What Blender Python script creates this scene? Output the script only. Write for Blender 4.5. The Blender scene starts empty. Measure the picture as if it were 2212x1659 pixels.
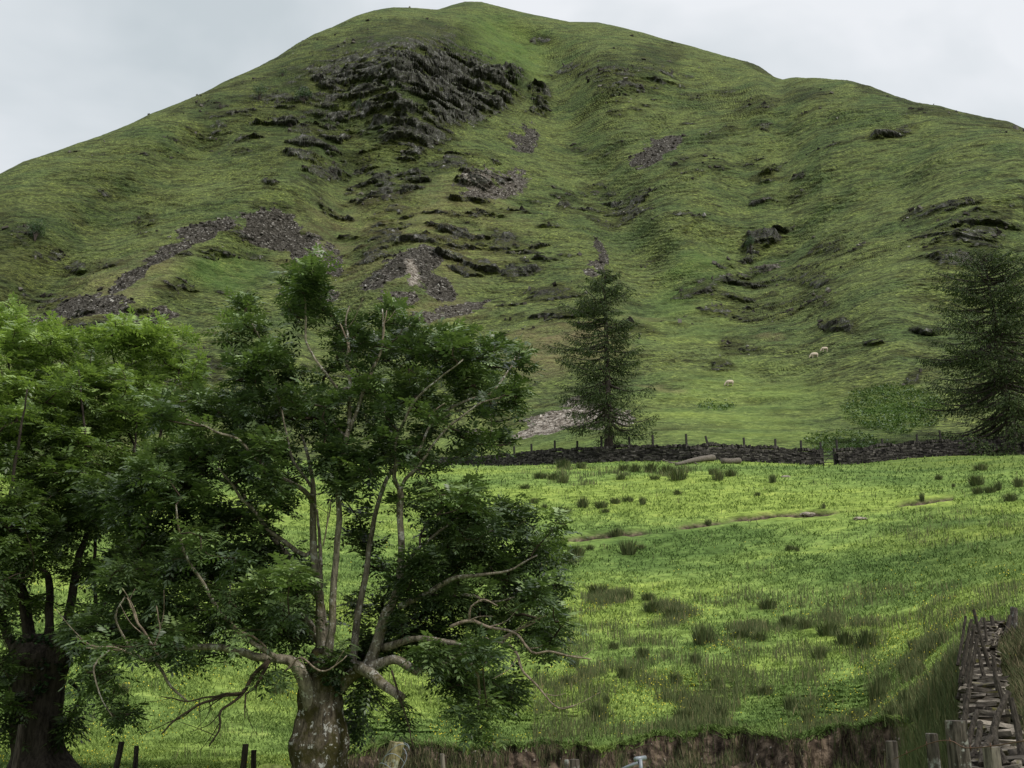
import bpy, bmesh, math, random
import numpy as np
from mathutils import Vector, Matrix, Quaternion

S = bpy.context.scene
# ------------------------------------------------------------------ camera
F = 2372.0                      # focal length in reference pixels (reference frame 2212 x 1659)
W2, H2 = 1106.0, 829.5
PITCH = math.radians(15.33)
EYE = np.array([0.0, 0.0, 1.7])
cam_d = bpy.data.cameras.new("camera"); cam = bpy.data.objects.new("camera", cam_d)
S.collection.objects.link(cam); S.camera = cam
cam.location = EYE; cam.rotation_euler = (math.radians(90) + PITCH, 0, 0)
cam_d.sensor_width = 36; cam_d.lens = 36 * F / (2 * W2)
cam_d.clip_start = 0.1; cam_d.clip_end = 9000
S.render.resolution_x = 1024; S.render.resolution_y = 768
# ------------------------------------------------------------------ light
SUN_EL, SUN_AZ = math.radians(46), math.radians(128)    # compass-like: 0 = +Y, clockwise
wd = bpy.data.worlds.new("World"); S.world = wd; wd.use_nodes = True
nt = wd.node_tree; nt.nodes.clear()
def N(nt, t, **kw):
    n = nt.nodes.new(t)
    for k, v in kw.items():
        if k == 'ins':
            for a, b in v.items(): n.inputs[a].default_value = b
        else: setattr(n, k, v)
    return n
def ramp(nt, fac, stops, interp='LINEAR'):
    r = nt.nodes.new('ShaderNodeValToRGB'); cr = r.color_ramp; cr.interpolation = interp
    while len(cr.elements) < len(stops): cr.elements.new(0.5)
    for e, (p, c) in zip(cr.elements, stops):
        e.position = p; e.color = (c[0], c[1], c[2], 1) if not isinstance(c, (int, float)) else (c, c, c, 1)
    if fac is not None: nt.links.new(fac, r.inputs[0])
    return r.outputs[0]
def mixc(nt, fac, a, b, mode='MIX'):
    m = nt.nodes.new('ShaderNodeMix'); m.data_type = 'RGBA'; m.blend_type = mode
    for inp, v in ((m.inputs[0], fac), (m.inputs[6], a), (m.inputs[7], b)):
        if isinstance(v, bpy.types.NodeSocket): nt.links.new(v, inp)
        elif isinstance(v, (int, float)): inp.default_value = v if inp.type == 'VALUE' else (v, v, v, 1)
        else: inp.default_value = (v[0], v[1], v[2], 1)
    return m.outputs[2]
def mth(nt, op, a, b=None, clamp=False):
    m = nt.nodes.new('ShaderNodeMath'); m.operation = op; m.use_clamp = clamp
    for i, v in enumerate((a, b)):
        if v is None: continue
        if isinstance(v, bpy.types.NodeSocket): nt.links.new(v, m.inputs[i])
        else: m.inputs[i].default_value = v
    return m.outputs[0]
L = nt.links.new
tc = N(nt, 'ShaderNodeTexCoord')
sky = N(nt, 'ShaderNodeTexSky', sky_type='NISHITA', sun_disc=False, sun_elevation=SUN_EL, sun_rotation=SUN_AZ)
bg_sky = N(nt, 'ShaderNodeBackground', ins={'Strength': 0.08}); L(sky.outputs[0], bg_sky.inputs[0])
mp = N(nt, 'ShaderNodeMapping'); L(tc.outputs['Generated'], mp.inputs[0]); mp.inputs['Scale'].default_value = (1.0, 1.0, 1.7); mp.inputs['Location'].default_value = (0.35, 0.2, 0.1)
n1 = N(nt, 'ShaderNodeTexNoise', ins={'Scale': 2.6, 'Detail': 5, 'Roughness': 0.5, 'Distortion': 0.25}); L(mp.outputs[0], n1.inputs['Vector'])
ccol = ramp(nt, n1.outputs[0], [(0.34, (0.58, 0.64, 0.675)), (0.46, (0.72, 0.765, 0.80)), (0.56, (0.86, 0.885, 0.92))])
sx = N(nt, 'ShaderNodeSeparateXYZ'); L(tc.outputs['Generated'], sx.inputs[0])
zen = N(nt, 'ShaderNodeMapRange', ins={'From Min': 0.62, 'From Max': 1.0, 'To Min': 1.0, 'To Max': 2.6}); L(sx.outputs[2], zen.inputs[0])
ccol2 = mixc(nt, 1.0, ccol, zen.outputs[0], 'MULTIPLY')
bg_c = N(nt, 'ShaderNodeBackground', ins={'Strength': 1.04}); L(ccol2, bg_c.inputs[0])
ms = N(nt, 'ShaderNodeMixShader', ins={0: 0.93}); L(bg_sky.outputs[0], ms.inputs[1]); L(bg_c.outputs[0], ms.inputs[2])
wo = N(nt, 'ShaderNodeOutputWorld'); L(ms.outputs[0], wo.inputs[0])
sun_d = bpy.data.lights.new("sun", 'SUN'); sun_d.energy = 3.0; sun_d.angle = math.radians(10); sun_d.color = (1, 0.96, 0.88)
sun = bpy.data.objects.new("sun", sun_d); S.collection.objects.link(sun)
sdir = Vector((math.sin(SUN_AZ) * math.cos(SUN_EL), math.cos(SUN_AZ) * math.cos(SUN_EL), math.sin(SUN_EL)))
sun.rotation_euler = sdir.to_track_quat('Z', 'Y').to_euler()
S.view_settings.view_transform = 'Standard'; S.view_settings.look = 'None'; S.view_settings.exposure = 0; S.view_settings.gamma = 1
S.cycles.max_bounces = 6; S.cycles.diffuse_bounces = 3; S.cycles.transparent_max_bounces = 4

# ------------------------------------------------------------------ helpers
CP, SP = math.cos(PITCH), math.sin(PITCH)
def dirs(X, Y):                                 # reference pixel -> world direction
    X = np.asarray(X, float); Y = np.asarray(Y, float)
    a = (X - W2) / F; b = (H2 - Y) / F
    return np.stack([a, CP - b * SP, SP + b * CP], -1)
def at(X, Y, D):                                # point on a pixel's ray at world depth y = D
    d = dirs(X, Y); return EYE + d * (np.asarray(D, float) / d[..., 1])[..., None]
def azel(X, Y):
    d = dirs(X, Y); return np.arctan2(d[..., 0], d[..., 1]), np.arctan2(d[..., 2], np.hypot(d[..., 0], d[..., 1]))
def proj(P):
    q = P - EYE; f = q[..., 1] * CP + q[..., 2] * SP; u = -q[..., 1] * SP + q[..., 2] * CP
    f = np.where(f < 0.1, 0.1, f)
    return W2 + F * q[..., 0] / f, H2 - F * u / f
def sstep(x, a, b):
    t = np.clip((x - a) / (b - a), 0, 1); return t * t * (3 - 2 * t)
_rng = np.random.RandomState(7)
_perm = _rng.permutation(256).astype(np.int32); _perm = np.concatenate([_perm, _perm, _perm])
_grad = _rng.normal(size=(256, 3)).astype(np.float32); _grad /= np.linalg.norm(_grad, axis=1)[:, None]
def pnoise(P):
    P = P.astype(np.float32); I = np.floor(P).astype(np.int32); f = P - I; I &= 255
    u = f * f * f * (f * (f * 6 - 15) + 10); out = 0
    for dx in (0, 1):
        wx = u[:, 0] if dx else 1 - u[:, 0]; px = _perm[I[:, 0] + dx]
        for dy in (0, 1):
            wy = u[:, 1] if dy else 1 - u[:, 1]; py = _perm[px + I[:, 1] + dy]
            for dz in (0, 1):
                wz = u[:, 2] if dz else 1 - u[:, 2]
                g = _grad[_perm[py + I[:, 2] + dz] & 255]
                out = out + wx * wy * wz * (g[:, 0] * (f[:, 0] - dx) + g[:, 1] * (f[:, 1] - dy) + g[:, 2] * (f[:, 2] - dz))
    return out * 1.5
def fbm(P, s, oct=3, off=0.0, gain=0.5):
    o = 0; a = 1.0; t = 0
    for i in range(oct):
        o = o + a * pnoise(P * (2.03 ** i / s) + off + i * 17.3); t += a; a *= gain
    return o / t
def ridged(P, s, oct=3, off=0.0):
    o = 0; a = 1.0; t = 0
    for i in range(oct):
        o = o + a * (1 - 2 * np.abs(pnoise(P * (2.1 ** i / s) + off + i * 9.1))); t += a; a *= 0.5
    return o / t
def mesh(name, V, F4=None, F3=None, mat=None, parent=None, smooth=False, attrs=None):
    V = np.ascontiguousarray(V, np.float32).reshape(-1, 3)
    me = bpy.data.meshes.new(name); me.vertices.add(len(V)); me.vertices.foreach_set('co', V.ravel())
    parts = []; ls = []; lt = []; off = 0
    for Fx, k in ((F4, 4), (F3, 3)):
        if Fx is None or len(Fx) == 0: continue
        Fx = np.asarray(Fx, np.int32).reshape(-1, k); parts.append(Fx.ravel())
        ls.append(off + np.arange(len(Fx), dtype=np.int32) * k); lt.append(np.full(len(Fx), k, np.int32)); off += len(Fx) * k
    idx = np.concatenate(parts); ls = np.concatenate(ls); lt = np.concatenate(lt)
    me.loops.add(len(idx)); me.loops.foreach_set('vertex_index', idx)
    me.polygons.add(len(ls)); me.polygons.foreach_set('loop_start', ls); me.polygons.foreach_set('loop_total', lt)
    me.polygons.foreach_set('use_smooth', np.full(len(ls), smooth, bool))
    for k, v in (attrs or {}).items():
        v = np.ascontiguousarray(v, np.float32)
        if v.ndim == 2:
            a = me.attributes.new(k, 'FLOAT_COLOR', 'POINT'); a.data.foreach_set('color', v.ravel())
        else:
            a = me.attributes.new(k, 'FLOAT', 'POINT'); a.data.foreach_set('value', v)
    me.update(calc_edges=True)
    if mat: me.materials.append(mat)
    ob = bpy.data.objects.new(name, me); S.collection.objects.link(ob)
    if parent: ob.parent = parent
    return ob
def empty(name, loc=(0, 0, 0)):
    o = bpy.data.objects.new(name, None); o.location = loc; o.empty_display_size = 0.2; S.collection.objects.link(o); return o
def tag(o, label=None, cat=None, group=None, kind=None):
    if label: o['label'] = label
    if cat: o['category'] = cat
    if group: o['group'] = group
    if kind: o['kind'] = kind
    return o
def local(V, root):                             # world coordinates -> coordinates of an unrotated root
    return np.asarray(V, float) - np.array(root.location)[None, :]
def material(name, rough=0.9, spec=0.2):
    m = bpy.data.materials.new(name); m.use_nodes = True; t = m.node_tree; b = t.nodes['Principled BSDF']
    b.inputs['Roughness'].default_value = rough; b.inputs['Specular IOR Level'].default_value = spec
    return m, t, b
def noise_tex(t, scale, detail=3, rough=0.55, vec=None, mapping=None, w=None):
    n = t.nodes.new('ShaderNodeTexNoise'); n.inputs['Scale'].default_value = scale; n.inputs['Detail'].default_value = detail; n.inputs['Roughness'].default_value = rough
    if mapping is not None:
        m = t.nodes.new('ShaderNodeMapping'); m.inputs['Scale'].default_value = mapping; t.links.new(vec, m.inputs[0]); vec = m.outputs[0]
    if vec is not None: t.links.new(vec, n.inputs['Vector'])
    return n.outputs[0]
def geo(t): return t.nodes.new('ShaderNodeNewGeometry').outputs['Position']
def objco(t): return t.nodes.new('ShaderNodeTexCoord').outputs['Object']
def attr(t, name, out='Fac'):
    a = t.nodes.new('ShaderNodeAttribute'); a.attribute_name = name; return a.outputs[out]
def bump(t, b, h, strength=0.5, dist=0.05, prev=None):
    n = t.nodes.new('ShaderNodeBump'); n.inputs['Strength'].default_value = strength; n.inputs['Distance'].default_value = dist
    t.links.new(h, n.inputs['Height'])
    if b is not None: t.links.new(n.outputs[0], b.inputs['Normal'])
    return n.outputs[0]
# ------------------------------------------------------------------ terrain (one sheet of land, distances in metres)
SKYX = np.array([(-700, 640), (-300, 500), (0, 376), (50, 350), (100, 333), (170, 308), (215, 294), (270, 272), (330, 243), (390, 222), (440, 200), (478, 180), (510, 165), (560, 143), (600, 122), (640, 95), (680, 72), (720, 57), (770, 34), (810, 22), (850, 16), (900, 17), (945, 21), (975, 11), (1005, 3), (1040, 4), (1080, 14), (1120, 24), (1180, 37), (1230, 47), (1290, 47), (1340, 58), (1390, 71), (1440, 86), (1500, 101), (1560, 119), (1610, 132), (1640, 143), (1672, 166), (1690, 171), (1720, 167), (1780, 169), (1830, 173), (1880, 187), (1930, 206), (1980, 221), (2030, 228), (2080, 243), (2130, 254), (2180, 264), (2212, 278), (2400, 330), (2800, 470)], float)
WALLX = np.array([(-700, 1120), (200, 1060), (700, 1036), (860, 1024), (929, 1018), (1073, 1014), (1197, 1002), (1332, 995), (1450, 995), (1560, 996), (1700, 1001), (1780, 1005), (1860, 1002), (1950, 993), (2010, 987), (2100, 985), (2212, 985), (2400, 982), (2900, 985)], float)
s_az, s_el = azel(SKYX[:, 0], SKYX[:, 1]); w_az, w_el = azel(WALLX[:, 0], WALLX[:, 1])
def azx(X, Y=1000.0): return azel(np.array(X, float), np.full(np.shape(X), float(Y)))[0]
wr_az = azx([-700, 700, 870, 1100, 1300, 1500, 1780, 2212, 2900]); wr_v = np.array([160, 150, 135, 118, 106, 103, 108, 116, 125.])
sr_az = azx([-700, 0, 400, 700, 1000, 1300, 1600, 1760, 2000, 2212, 2900], 200); sr_v = np.array([330, 380, 450, 540, 640, 640, 600, 500, 430, 400, 340.])
# near and middle ground heights by azimuth column and distance
TR = np.array([0, 8, 16, 20, 24, 28, 32, 38, 45, 58, 70, 80.])
TAZ = azx([-300, 700, 1500, 1850, 2000, 2100, 2250, 2700], 1500)
TZ = np.array([[0.05, 0.03, 0, -.05, -.1, -.1, .05, 1.5, 3.5, 7.6, 12.4, 16.0],
               [0.05, 0, -.1, -.15, -.2, -.1, .05, 1.5, 3.5, 7.8, 12.6, 16.2],
               [0.05, 0, -.1, -.15, -.2, -.1, .1, 1.6, 3.5, 8.0, 12.8, 16.5],
               [0.05, -.05, -.1, -.1, 0, .2, .6, 1.8, 3.7, 8.2, 12.5, 16.0],
               [0.05, -.15, 0, .3, .7, 1.1, 1.6, 2.6, 4.2, 8.3, 12.3, 15.6],
               [0.05, -.25, .3, .75, 1.25, 1.8, 2.4, 3.5, 4.9, 8.5, 12.2, 15.5],
               [0.05, -.2, .5, 1.1, 1.7, 2.3, 2.9, 4.0, 5.3, 8.7, 12.3, 15.6],
               [0.05, 0, .8, 1.4, 2.0, 2.6, 3.2, 4.4, 5.7, 8.9, 12.5, 15.8]])
EDX = np.array([(-2000, 27), (700, 27), (745, 29), (800, 31.5), (880, 31.8), (960, 30.8), (1060, 30.6), (1130, 31.6), (1210, 31.6), (1300, 30.4), (1360, 31.6), (1420, 32.5), (1465, 32.6), (1540, 33.2), (1610, 32.7), (1650, 31.8), (1700, 30.6), (1740, 31.0), (1800, 32.2), (1850, 31.2), (1930, 29.5), (2000, 27), (3000, 27)])
ed_az = azx(EDX[:, 0], 1600); ed_on = sstep(ed_az, azx([700])[0], azx([760])[0]) * (1 - sstep(ed_az, azx([1880])[0], azx([1960])[0]))
dense = np.linspace(math.radians(-33), math.radians(33), 1340)
coarse = np.linspace(33, 327, 60)[1:-1] * math.pi / 180
AZ = np.concatenate([dense, coarse]); nd = len(dense); NC = len(AZ)
AZn = (AZ + math.pi) % (2 * math.pi) - math.pi
azc = np.clip(AZn, math.radians(-46), math.radians(46))
fade = 1 - sstep(np.abs(AZn), math.radians(40), math.radians(100))     # the hill dies away to a valley floor behind the camera
el_w = np.interp(azc, w_az, w_el); r_w = np.interp(azc, wr_az, wr_v)
el_s = np.interp(azc, s_az, s_el); r_s = np.interp(azc, sr_az, sr_v)
z_w = EYE[2] + r_w * np.tan(el_w)
pn1 = lambda x, o: pnoise(np.stack([x, np.full_like(x, o), np.zeros_like(x)], -1))
r_edge = np.interp(azc, ed_az, EDX[:, 1]) + pn1(azc * 60, 0.3) * 0.9 + pn1(azc * 160, 3.3) * 0.35 + pn1(azc * 420, 5.3) * 0.07
e_on = np.interp(azc, ed_az, ed_on); e_soil = 0.15 + .85 * np.maximum(sstep(pn1(azc * 75, 11.3) + .4 * pn1(azc * 240, 2.3), -.12, .12), 0)
def ztab(r):                                    # r: (rows, NC)
    wgt = np.empty((len(TAZ), NC))
    for i in range(len(TAZ)): wgt[i] = np.interp(azc, TAZ, np.eye(len(TAZ))[i])
    out = np.zeros_like(r)
    for c in range(NC):
        col = np.append(wgt[:, c] @ TZ, z_w[c]); rr = np.append(TR, r_w[c])
        # smooth monotone interpolation
        m = np.gradient(col, rr); x = r[:, c]; k = np.clip(np.searchsorted(rr, x) - 1, 0, len(rr) - 2)
        h = rr[k + 1] - rr[k]; t = np.clip((x - rr[k]) / h, 0, 1)
        out[:, c] = (2*t**3 - 3*t**2 + 1) * col[k] + (t**3 - 2*t**2 + t) * h * m[k] + (-2*t**3 + 3*t**2) * col[k+1] + (t**3 - t**2) * h * m[k+1]
    return out
segs_r = []; segs_z = []
ra = np.concatenate([np.linspace(0.4, 22, 26)[:-1], np.linspace(22, 40, 215)])
R0 = np.repeat(ra[:, None], NC, 1); Z0 = ztab(R0)
d = R0 - r_edge[None, :]
bott = np.interp(ra, [0, 20, 23, 26, 29, 40], [0, 0, -.25, -.85, -.95, -.55])[:, None]
soil = np.zeros_like(Z0)
chan = bott + np.clip((R0 - 27) * 0.045, 0, 1) + 0.55 * sstep(d, -2.2, -0.2) * 0.55
k_in = (1 - sstep(d, -0.62, 0.04)) * e_on[None, :] * sstep(R0, 20, 24)
Z0 = Z0 + 0.10 * np.exp(-(d / 0.9) ** 2) * e_on[None, :] * (d > 0)
soil = (1 - sstep(d, 0.04, 0.10)) * e_on[None, :] * sstep(R0, 25.5, 27.5)
Z0 = Z0 * (1 - k_in) + np.minimum(Z0, chan) * k_in
segs_r.append(R0); segs_z.append(Z0)
# field
q = np.linspace(0, 1, 400)[:, None]; Rf = 40 + q * (r_w[None, :] - 40); Zf = ztab(Rf); Ef = np.arctan2(Zf - EYE[2], Rf)
NF = 270; R1 = np.empty((NF, NC))
for c in range(NC):
    s = 0.8 * (Ef[:, c] - Ef[0, c]) / (Ef[-1, c] - Ef[0, c]) + 0.2 * q[:, 0]
    R1[:, c] = np.interp(np.linspace(0, 1, NF + 1)[1:], s, Rf[:, c])
Z1 = ztab(R1); segs_r.append(R1); segs_z.append(Z1)
# hillside up to the skyline
NH = 500; u = (np.arange(1, NH + 1) / NH)[:, None]
El = el_w + (el_s - el_w) * u
Rh = r_w + (r_s - r_w) * (0.6 * u + 0.4 * (1 - np.sqrt(np.clip(1 - u ** 2.0, 0, 1))))
DXh, DYh = W2 + F * np.sin(AZn)[None, :] * np.cos(El) / (np.cos(AZn) * np.cos(El) * CP + np.sin(El) * SP).clip(0.05), H2 - F * (-np.cos(AZn) * np.cos(El) * SP + np.sin(El) * CP) / (np.cos(AZn) * np.cos(El) * CP + np.sin(El) * SP).clip(0.05)
def ridge(DX, DY, pts, width, amp):             # a swelling (amp<0: nearer) or hollow along a polyline on the hillside
    best = np.full(DX.shape, 1e9)
    for (x0, y0), (x1, y1) in zip(pts[:-1], pts[1:]):
        t = np.clip(((DX - x0) * (x1 - x0) + (DY - y0) * (y1 - y0)) / ((x1 - x0) ** 2 + (y1 - y0) ** 2), 0, 1)
        best = np.minimum(best, np.hypot(DX - x0 - t * (x1 - x0), DY - y0 - t * (y1 - y0)))
    return amp * np.exp(-(best / width) ** 2)
g = 0
g = g + ridge(DXh, DYh, [(900, 60), (860, 150), (900, 240)], 100, -0.085)        # crag dome
g = g + ridge(DXh, DYh, [(1110, 40), (1165, 130), (1200, 260), (1330, 470), (1420, 640)], 75, 0.075)   # gully
g = g + ridge(DXh, DYh, [(1700, 175), (1560, 330), (1440, 470)], 80, -0.05)
g = g + ridge(DXh, DYh, [(1400, 130), (1330, 150)], 65, -0.045)
g = g + ridge(DXh, DYh, [(2212, 330), (2050, 500), (1900, 640)], 120, -0.075)
g = g + ridge(DXh, DYh, [(1930, 420), (1700, 560), (1550, 700)], 80, 0.055)
g = g + ridge(DXh, DYh, [(440, 330), (250, 470), (60, 660)], 60, 0.055)
g = g + ridge(DXh, DYh, [(620, 400), (400, 560), (200, 700)], 65, -0.05)
g = g + ridge(DXh, DYh, [(1000, 380), (900, 560), (820, 700)], 80, -0.05)
g = g + ridge(DXh, DYh, [(760, 380), (740, 560), (700, 720)], 50, 0.035)
g = g * sstep(u, 0.0, 0.25) * (1 - sstep(u, 0.93, 1.0))
Rh = np.maximum.accumulate(Rh * (1 + g), axis=0)
Zh = EYE[2] + Rh * np.tan(El)
segs_r.append(Rh); segs_z.append(Zh)
# the far side
NB = 14; t = (np.arange(1, NB + 1) / NB)[:, None]
Rb = Rh[-1] + t ** 2 * 2600 + t * 60; Zb = Zh[-1] * (1 - sstep(t, 0, 1)) + 2 * t
segs_r.append(Rb); segs_z.append(Zb)
R = np.concatenate(segs_r); Z = np.concatenate(segs_z)
NR = len(R); row_f0 = len(R0); row_h0 = row_f0 + NF; row_b0 = row_h0 + NH
Z = Z * fade[None, :] ** 1.0
soil_full = np.zeros_like(Z); soil_full[:len(R0)] = soil
X = R * np.sin(AZn)[None, :]; Y = R * np.cos(AZn)[None, :]
P = np.stack([X, Y, Z], -1).reshape(-1, 3)
DX, DY = proj(P); Rr = R.ravel(); row = np.repeat(np.arange(NR), NC)
uu = np.zeros(NR); uu[row_h0:row_b0] = u[:, 0]; uu[row_b0:] = 1; U = uu[row]
hill = (row >= row_h0)
# ---- rock and scree patches, each with its own ragged outline
# (x, y, rx, ry, angle, rock, scree, pale)
PATCH = [
 (930,160,175,80,8,1.2,0,0),(1010,215,135,66,-15,1.2,0,0),(870,270,115,60,15,1.1,0,0),(800,190,100,95,0,1.0,0,0),(700,220,120,95,-10,.78,0,0),(890,80,160,42,0,.95,0,0),(740,160,110,75,-20,.95,0,0),(640,210,90,60,-25,.8,0,0),(1100,170,45,35,0,1.0,0,0),(900,290,90,30,0,.9,0,0),(640,180,80,60,-20,.55,0,0),(560,230,90,50,-20,.5,0,0),
 (1165,205,30,32,0,.95,0,0),(1160,240,32,18,0,.9,0,0),(1168,88,28,13,0,.85,0,0),(1230,150,40,16,-15,.7,0,0),(1345,160,80,55,0,.66,0,0),(1420,125,80,40,-15,.7,0,0),(1380,190,60,15,0,.7,0,0),(1330,245,30,10,0,.7,0,0),
 (1418,326,72,24,-28,.0,1.3,0),(1135,300,38,28,-20,.2,1.1,0),(1060,400,90,34,-8,.1,1.0,.25),(1030,390,45,25,-20,0,1.0,.6),
 (580,492,72,50,15,0,1.35,0),(665,545,70,34,38,0,1.25,0),(715,565,35,28,60,0,1.0,.1),(690,545,10,40,-5,0,.9,.7),(450,495,75,22,-22,0,1.1,0),(372,538,75,20,-30,0,1.1,0),(290,592,70,14,-35,0,1.1,0),(130,668,100,24,-15,0,1.2,0),(215,665,90,22,-10,0,1.1,0),(340,690,60,20,-10,.2,.9,0),(270,690,50,18,0,0,.9,0),
 (900,560,75,34,-10,0,1.15,0),(840,598,75,20,-28,0,1.1,0),(930,612,60,28,30,0,1.1,0),(888,590,13,34,0,0,1.0,1.0),(860,640,50,16,0,0,.95,.1),(960,668,100,16,-8,0,.95,.15),(1020,652,45,14,-25,0,1.0,0),(900,690,60,10,0,0,.8,.3),
 (985,560,58,7,18,1.3,0,0),(1040,578,50,8,10,1.2,0,0),(1125,585,62,16,-5,1.0,0,0),(1105,590,30,18,0,.95,0,0),(1298,560,18,48,0,0,1.05,0),(1290,590,28,20,0,0,.8,.1),(1085,525,55,38,0,.72,0,0),(1100,520,20,16,0,.9,0,0),
 (720,372,100,30,-5,.7,.2,0),(840,440,70,30,0,.7,.2,0),(930,360,70,22,0,.66,.2,0),(985,350,40,20,0,.75,0,0),(310,480,38,22,-25,.8,0,0),(165,582,34,12,0,.95,0,0),(380,630,70,30,0,.66,.3,0),(590,400,22,10,0,.8,0,0),(800,370,60,15,0,.6,.1,0),(380,245,25,12,0,.8,0,0),(445,225,30,12,0,.7,0,0),(300,250,20,10,0,.7,0,0),(640,640,40,30,0,.2,.8,0),(700,640,40,16,0,.2,.8,0),
 (430,790,60,18,0,.8,.1,0),(420,830,70,16,0,.85,.1,0),(1290,412,46,22,0,.68,0,0),(1218,442,22,16,0,.8,0,0),(1180,640,50,20,0,.55,.2,0),(1110,685,40,12,0,.6,.2,0),
 (1650,520,72,20,-22,1.1,0,0),(1620,545,40,14,-30,1.0,0,0),(1600,600,120,13,-20,.85,.2,.2),(1640,580,90,14,-18,.5,.5,.2),(1755,600,55,20,0,.85,0,0),(1660,385,50,15,-38,.8,0,0),(1560,290,55,14,-25,.6,0,0),(1720,420,40,8,-30,.6,0,0),(1812,702,44,19,0,1.1,0,0),(2000,709,42,15,0,1.0,.1,0),(1890,742,30,9,0,1.0,0,0),(1555,798,42,12,0,.9,0,0),(1590,755,36,30,0,.62,0,0),(1540,670,50,14,-15,.55,0,0),(1980,825,26,18,-30,.75,0,0),
 (2095,525,95,70,-10,.74,0,0),(2070,560,60,26,-20,.85,0,0),(2140,455,60,22,0,.78,0,0),(1925,288,64,16,-18,.95,0,0),(2000,232,80,14,15,.9,0,0),(1745,205,70,20,0,.66,0,0),(1640,228,70,20,-10,.6,0,0),(1560,200,40,12,0,.5,0,0),(2150,262,80,14,14,.95,0,0),(1900,195,50,10,10,.8,0,0),(1850,160,60,8,5,.6,0,0),(1640,148,50,7,25,.9,0,0),(1800,545,40,14,0,.6,0,0),(1780,660,40,12,0,.6,0,0),(1900,600,40,10,-20,.5,0,0),(1700,640,50,10,-20,.55,0,0),
 (1205,905,70,32,-22,0,1.3,.95),(1150,925,60,20,-25,0,1.2,.85),(1280,905,60,28,10,0,1.2,.85),(1330,900,50,24,20,0,1.0,.8),(1050,938,44,9,-8,0,1.25,.8),(1090,905,60,7,-15,1.0,0,0),(1060,895,40,8,-10,.9,0,0),
 (60,520,60,30,0,.5,0,0),(200,440,60,20,-20,.5,0,0),(120,560,60,16,0,.5,0,0),(240,430,40,20,0,.45,0,0),(1500,340,50,14,-20,.45,0,0),(1480,360,50,14,-20,.45,0,0),(1230,320,30,12,0,.5,.1,0),(1280,330,50,14,0,.45,.1,0),(1500,480,50,14,-30,.45,0,0),(1360,430,50,12,0,.5,0,0),
 (1745,1112,10,3,0,1.3,0,.6),(1800,1120,8,3,0,1.2,0,.4)]
Pn = P.copy()
low = fbm(P, 38, 3, 3.0); mid = fbm(P, 9, 3, 8.0); fin = fbm(P, 2.6, 3, 12.0)
tall = P * np.array([1, 1, 0.55])
band0 = lambda x, c, w: np.exp(-((x - c) / w) ** 2)
rock = np.zeros(len(P)); scree = np.zeros(len(P)); pale = np.zeros(len(P))
jx = (low * 26 + mid * 22); jy = (mid * 14 + fin * 9)
for (cx, cy, rx, ry, ang, kr, ks, kp) in PATCH:
    m = np.where((np.abs(DX - cx) < max(rx, ry) * 1.5 + 50) & (np.abs(DY - cy) < max(rx, ry) * 1.5 + 50) & (row > row_f0))[0]
    if len(m) == 0: continue
    ca, sa = math.cos(math.radians(ang)), math.sin(math.radians(ang)); k = min(1, ry / 25)
    x = DX[m] + jx[m] * k - cx; y = DY[m] + jy[m] * k - cy; a = (x * ca + y * sa) / rx; b = (-x * sa + y * ca) / ry
    v = np.clip(1.25 - (a * a + b * b), 0, 1)
    if kr: rock[m] = np.maximum(rock[m], kr * v)
    if ks: scree[m] = np.maximum(scree[m], ks * v); pale[m] = np.maximum(pale[m], kp * v)
# scattered small outcrops over the steeper hillside
RG = np.zeros(len(P))
for (cx, cy, rx, ry, ang, k) in [(860,430,340,150,-5,1),(1080,530,170,100,0,1),(340,610,320,110,-25,1),(1180,670,150,70,0,.8),(1660,590,220,90,-22,.9),(2100,520,150,130,0,1),(1350,165,180,80,0,.8),(1300,420,130,60,0,.8),(650,250,200,160,0,1),(1800,700,200,60,0,.6),(1650,390,160,80,-35,.5),(450,800,200,80,0,.8),(2050,240,200,50,18,.8),(1600,760,140,60,0,.6)]:
    ca, sa = math.cos(math.radians(ang)), math.sin(math.radians(ang)); x = DX - cx; y = DY - cy
    RG = np.maximum(RG, k * np.clip(1.3 - ((x * ca + y * sa) / rx) ** 2 - ((-x * sa + y * ca) / ry) ** 2, 0, 1))
outc = sstep(fbm(P * np.array([.8, .8, 1.5]), 13, 4, 31.0) + 0.4 * fbm(P, 70, 2, 4.0) + .20 * RG, 0.14, 0.42) * (0.5 + .28 * RG) * sstep(U, 0.02, 0.25)
rock = np.maximum(rock, outc * 1.1)
rockm = sstep(rock * .9 + 0.6 * ridged(P * np.array([.7,.7,1.5]), 6.0, 4, 2.0) - 0.26 + 0.8 * mid + 0.5 * fin, 0.45, 0.95) * hill * (row < row_b0 + 3) * sstep(rock, 0.05, 0.3)
ldg = fbm((P @ np.array([[1, 0, .25], [0, 1, 0], [0, 0, 1]])) * np.array([.8, .8, 2.6]), 15, 4, 50.0)
rockm = rockm * (1 - .85 * sstep(ldg + .25 * fin, 0.0, 0.16) * sstep(U, .3, .6))
screem = sstep(scree * 1.1 + 1.1 * mid + 1.0 * fin - .1, 0.2, 0.8) * sstep(scree, 0.05, .3)
def band(rows, cx, cy, rx, ry, k=1.0, ang=0):
    ca, sa = math.cos(math.radians(ang)), math.sin(math.radians(ang)); x = DX - cx; y = DY - cy
    return np.clip(1.2 - ((x * ca + y * sa) / rx) ** 2 - ((-x * sa + y * ca) / ry) ** 2, 0, 1) * k
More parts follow.
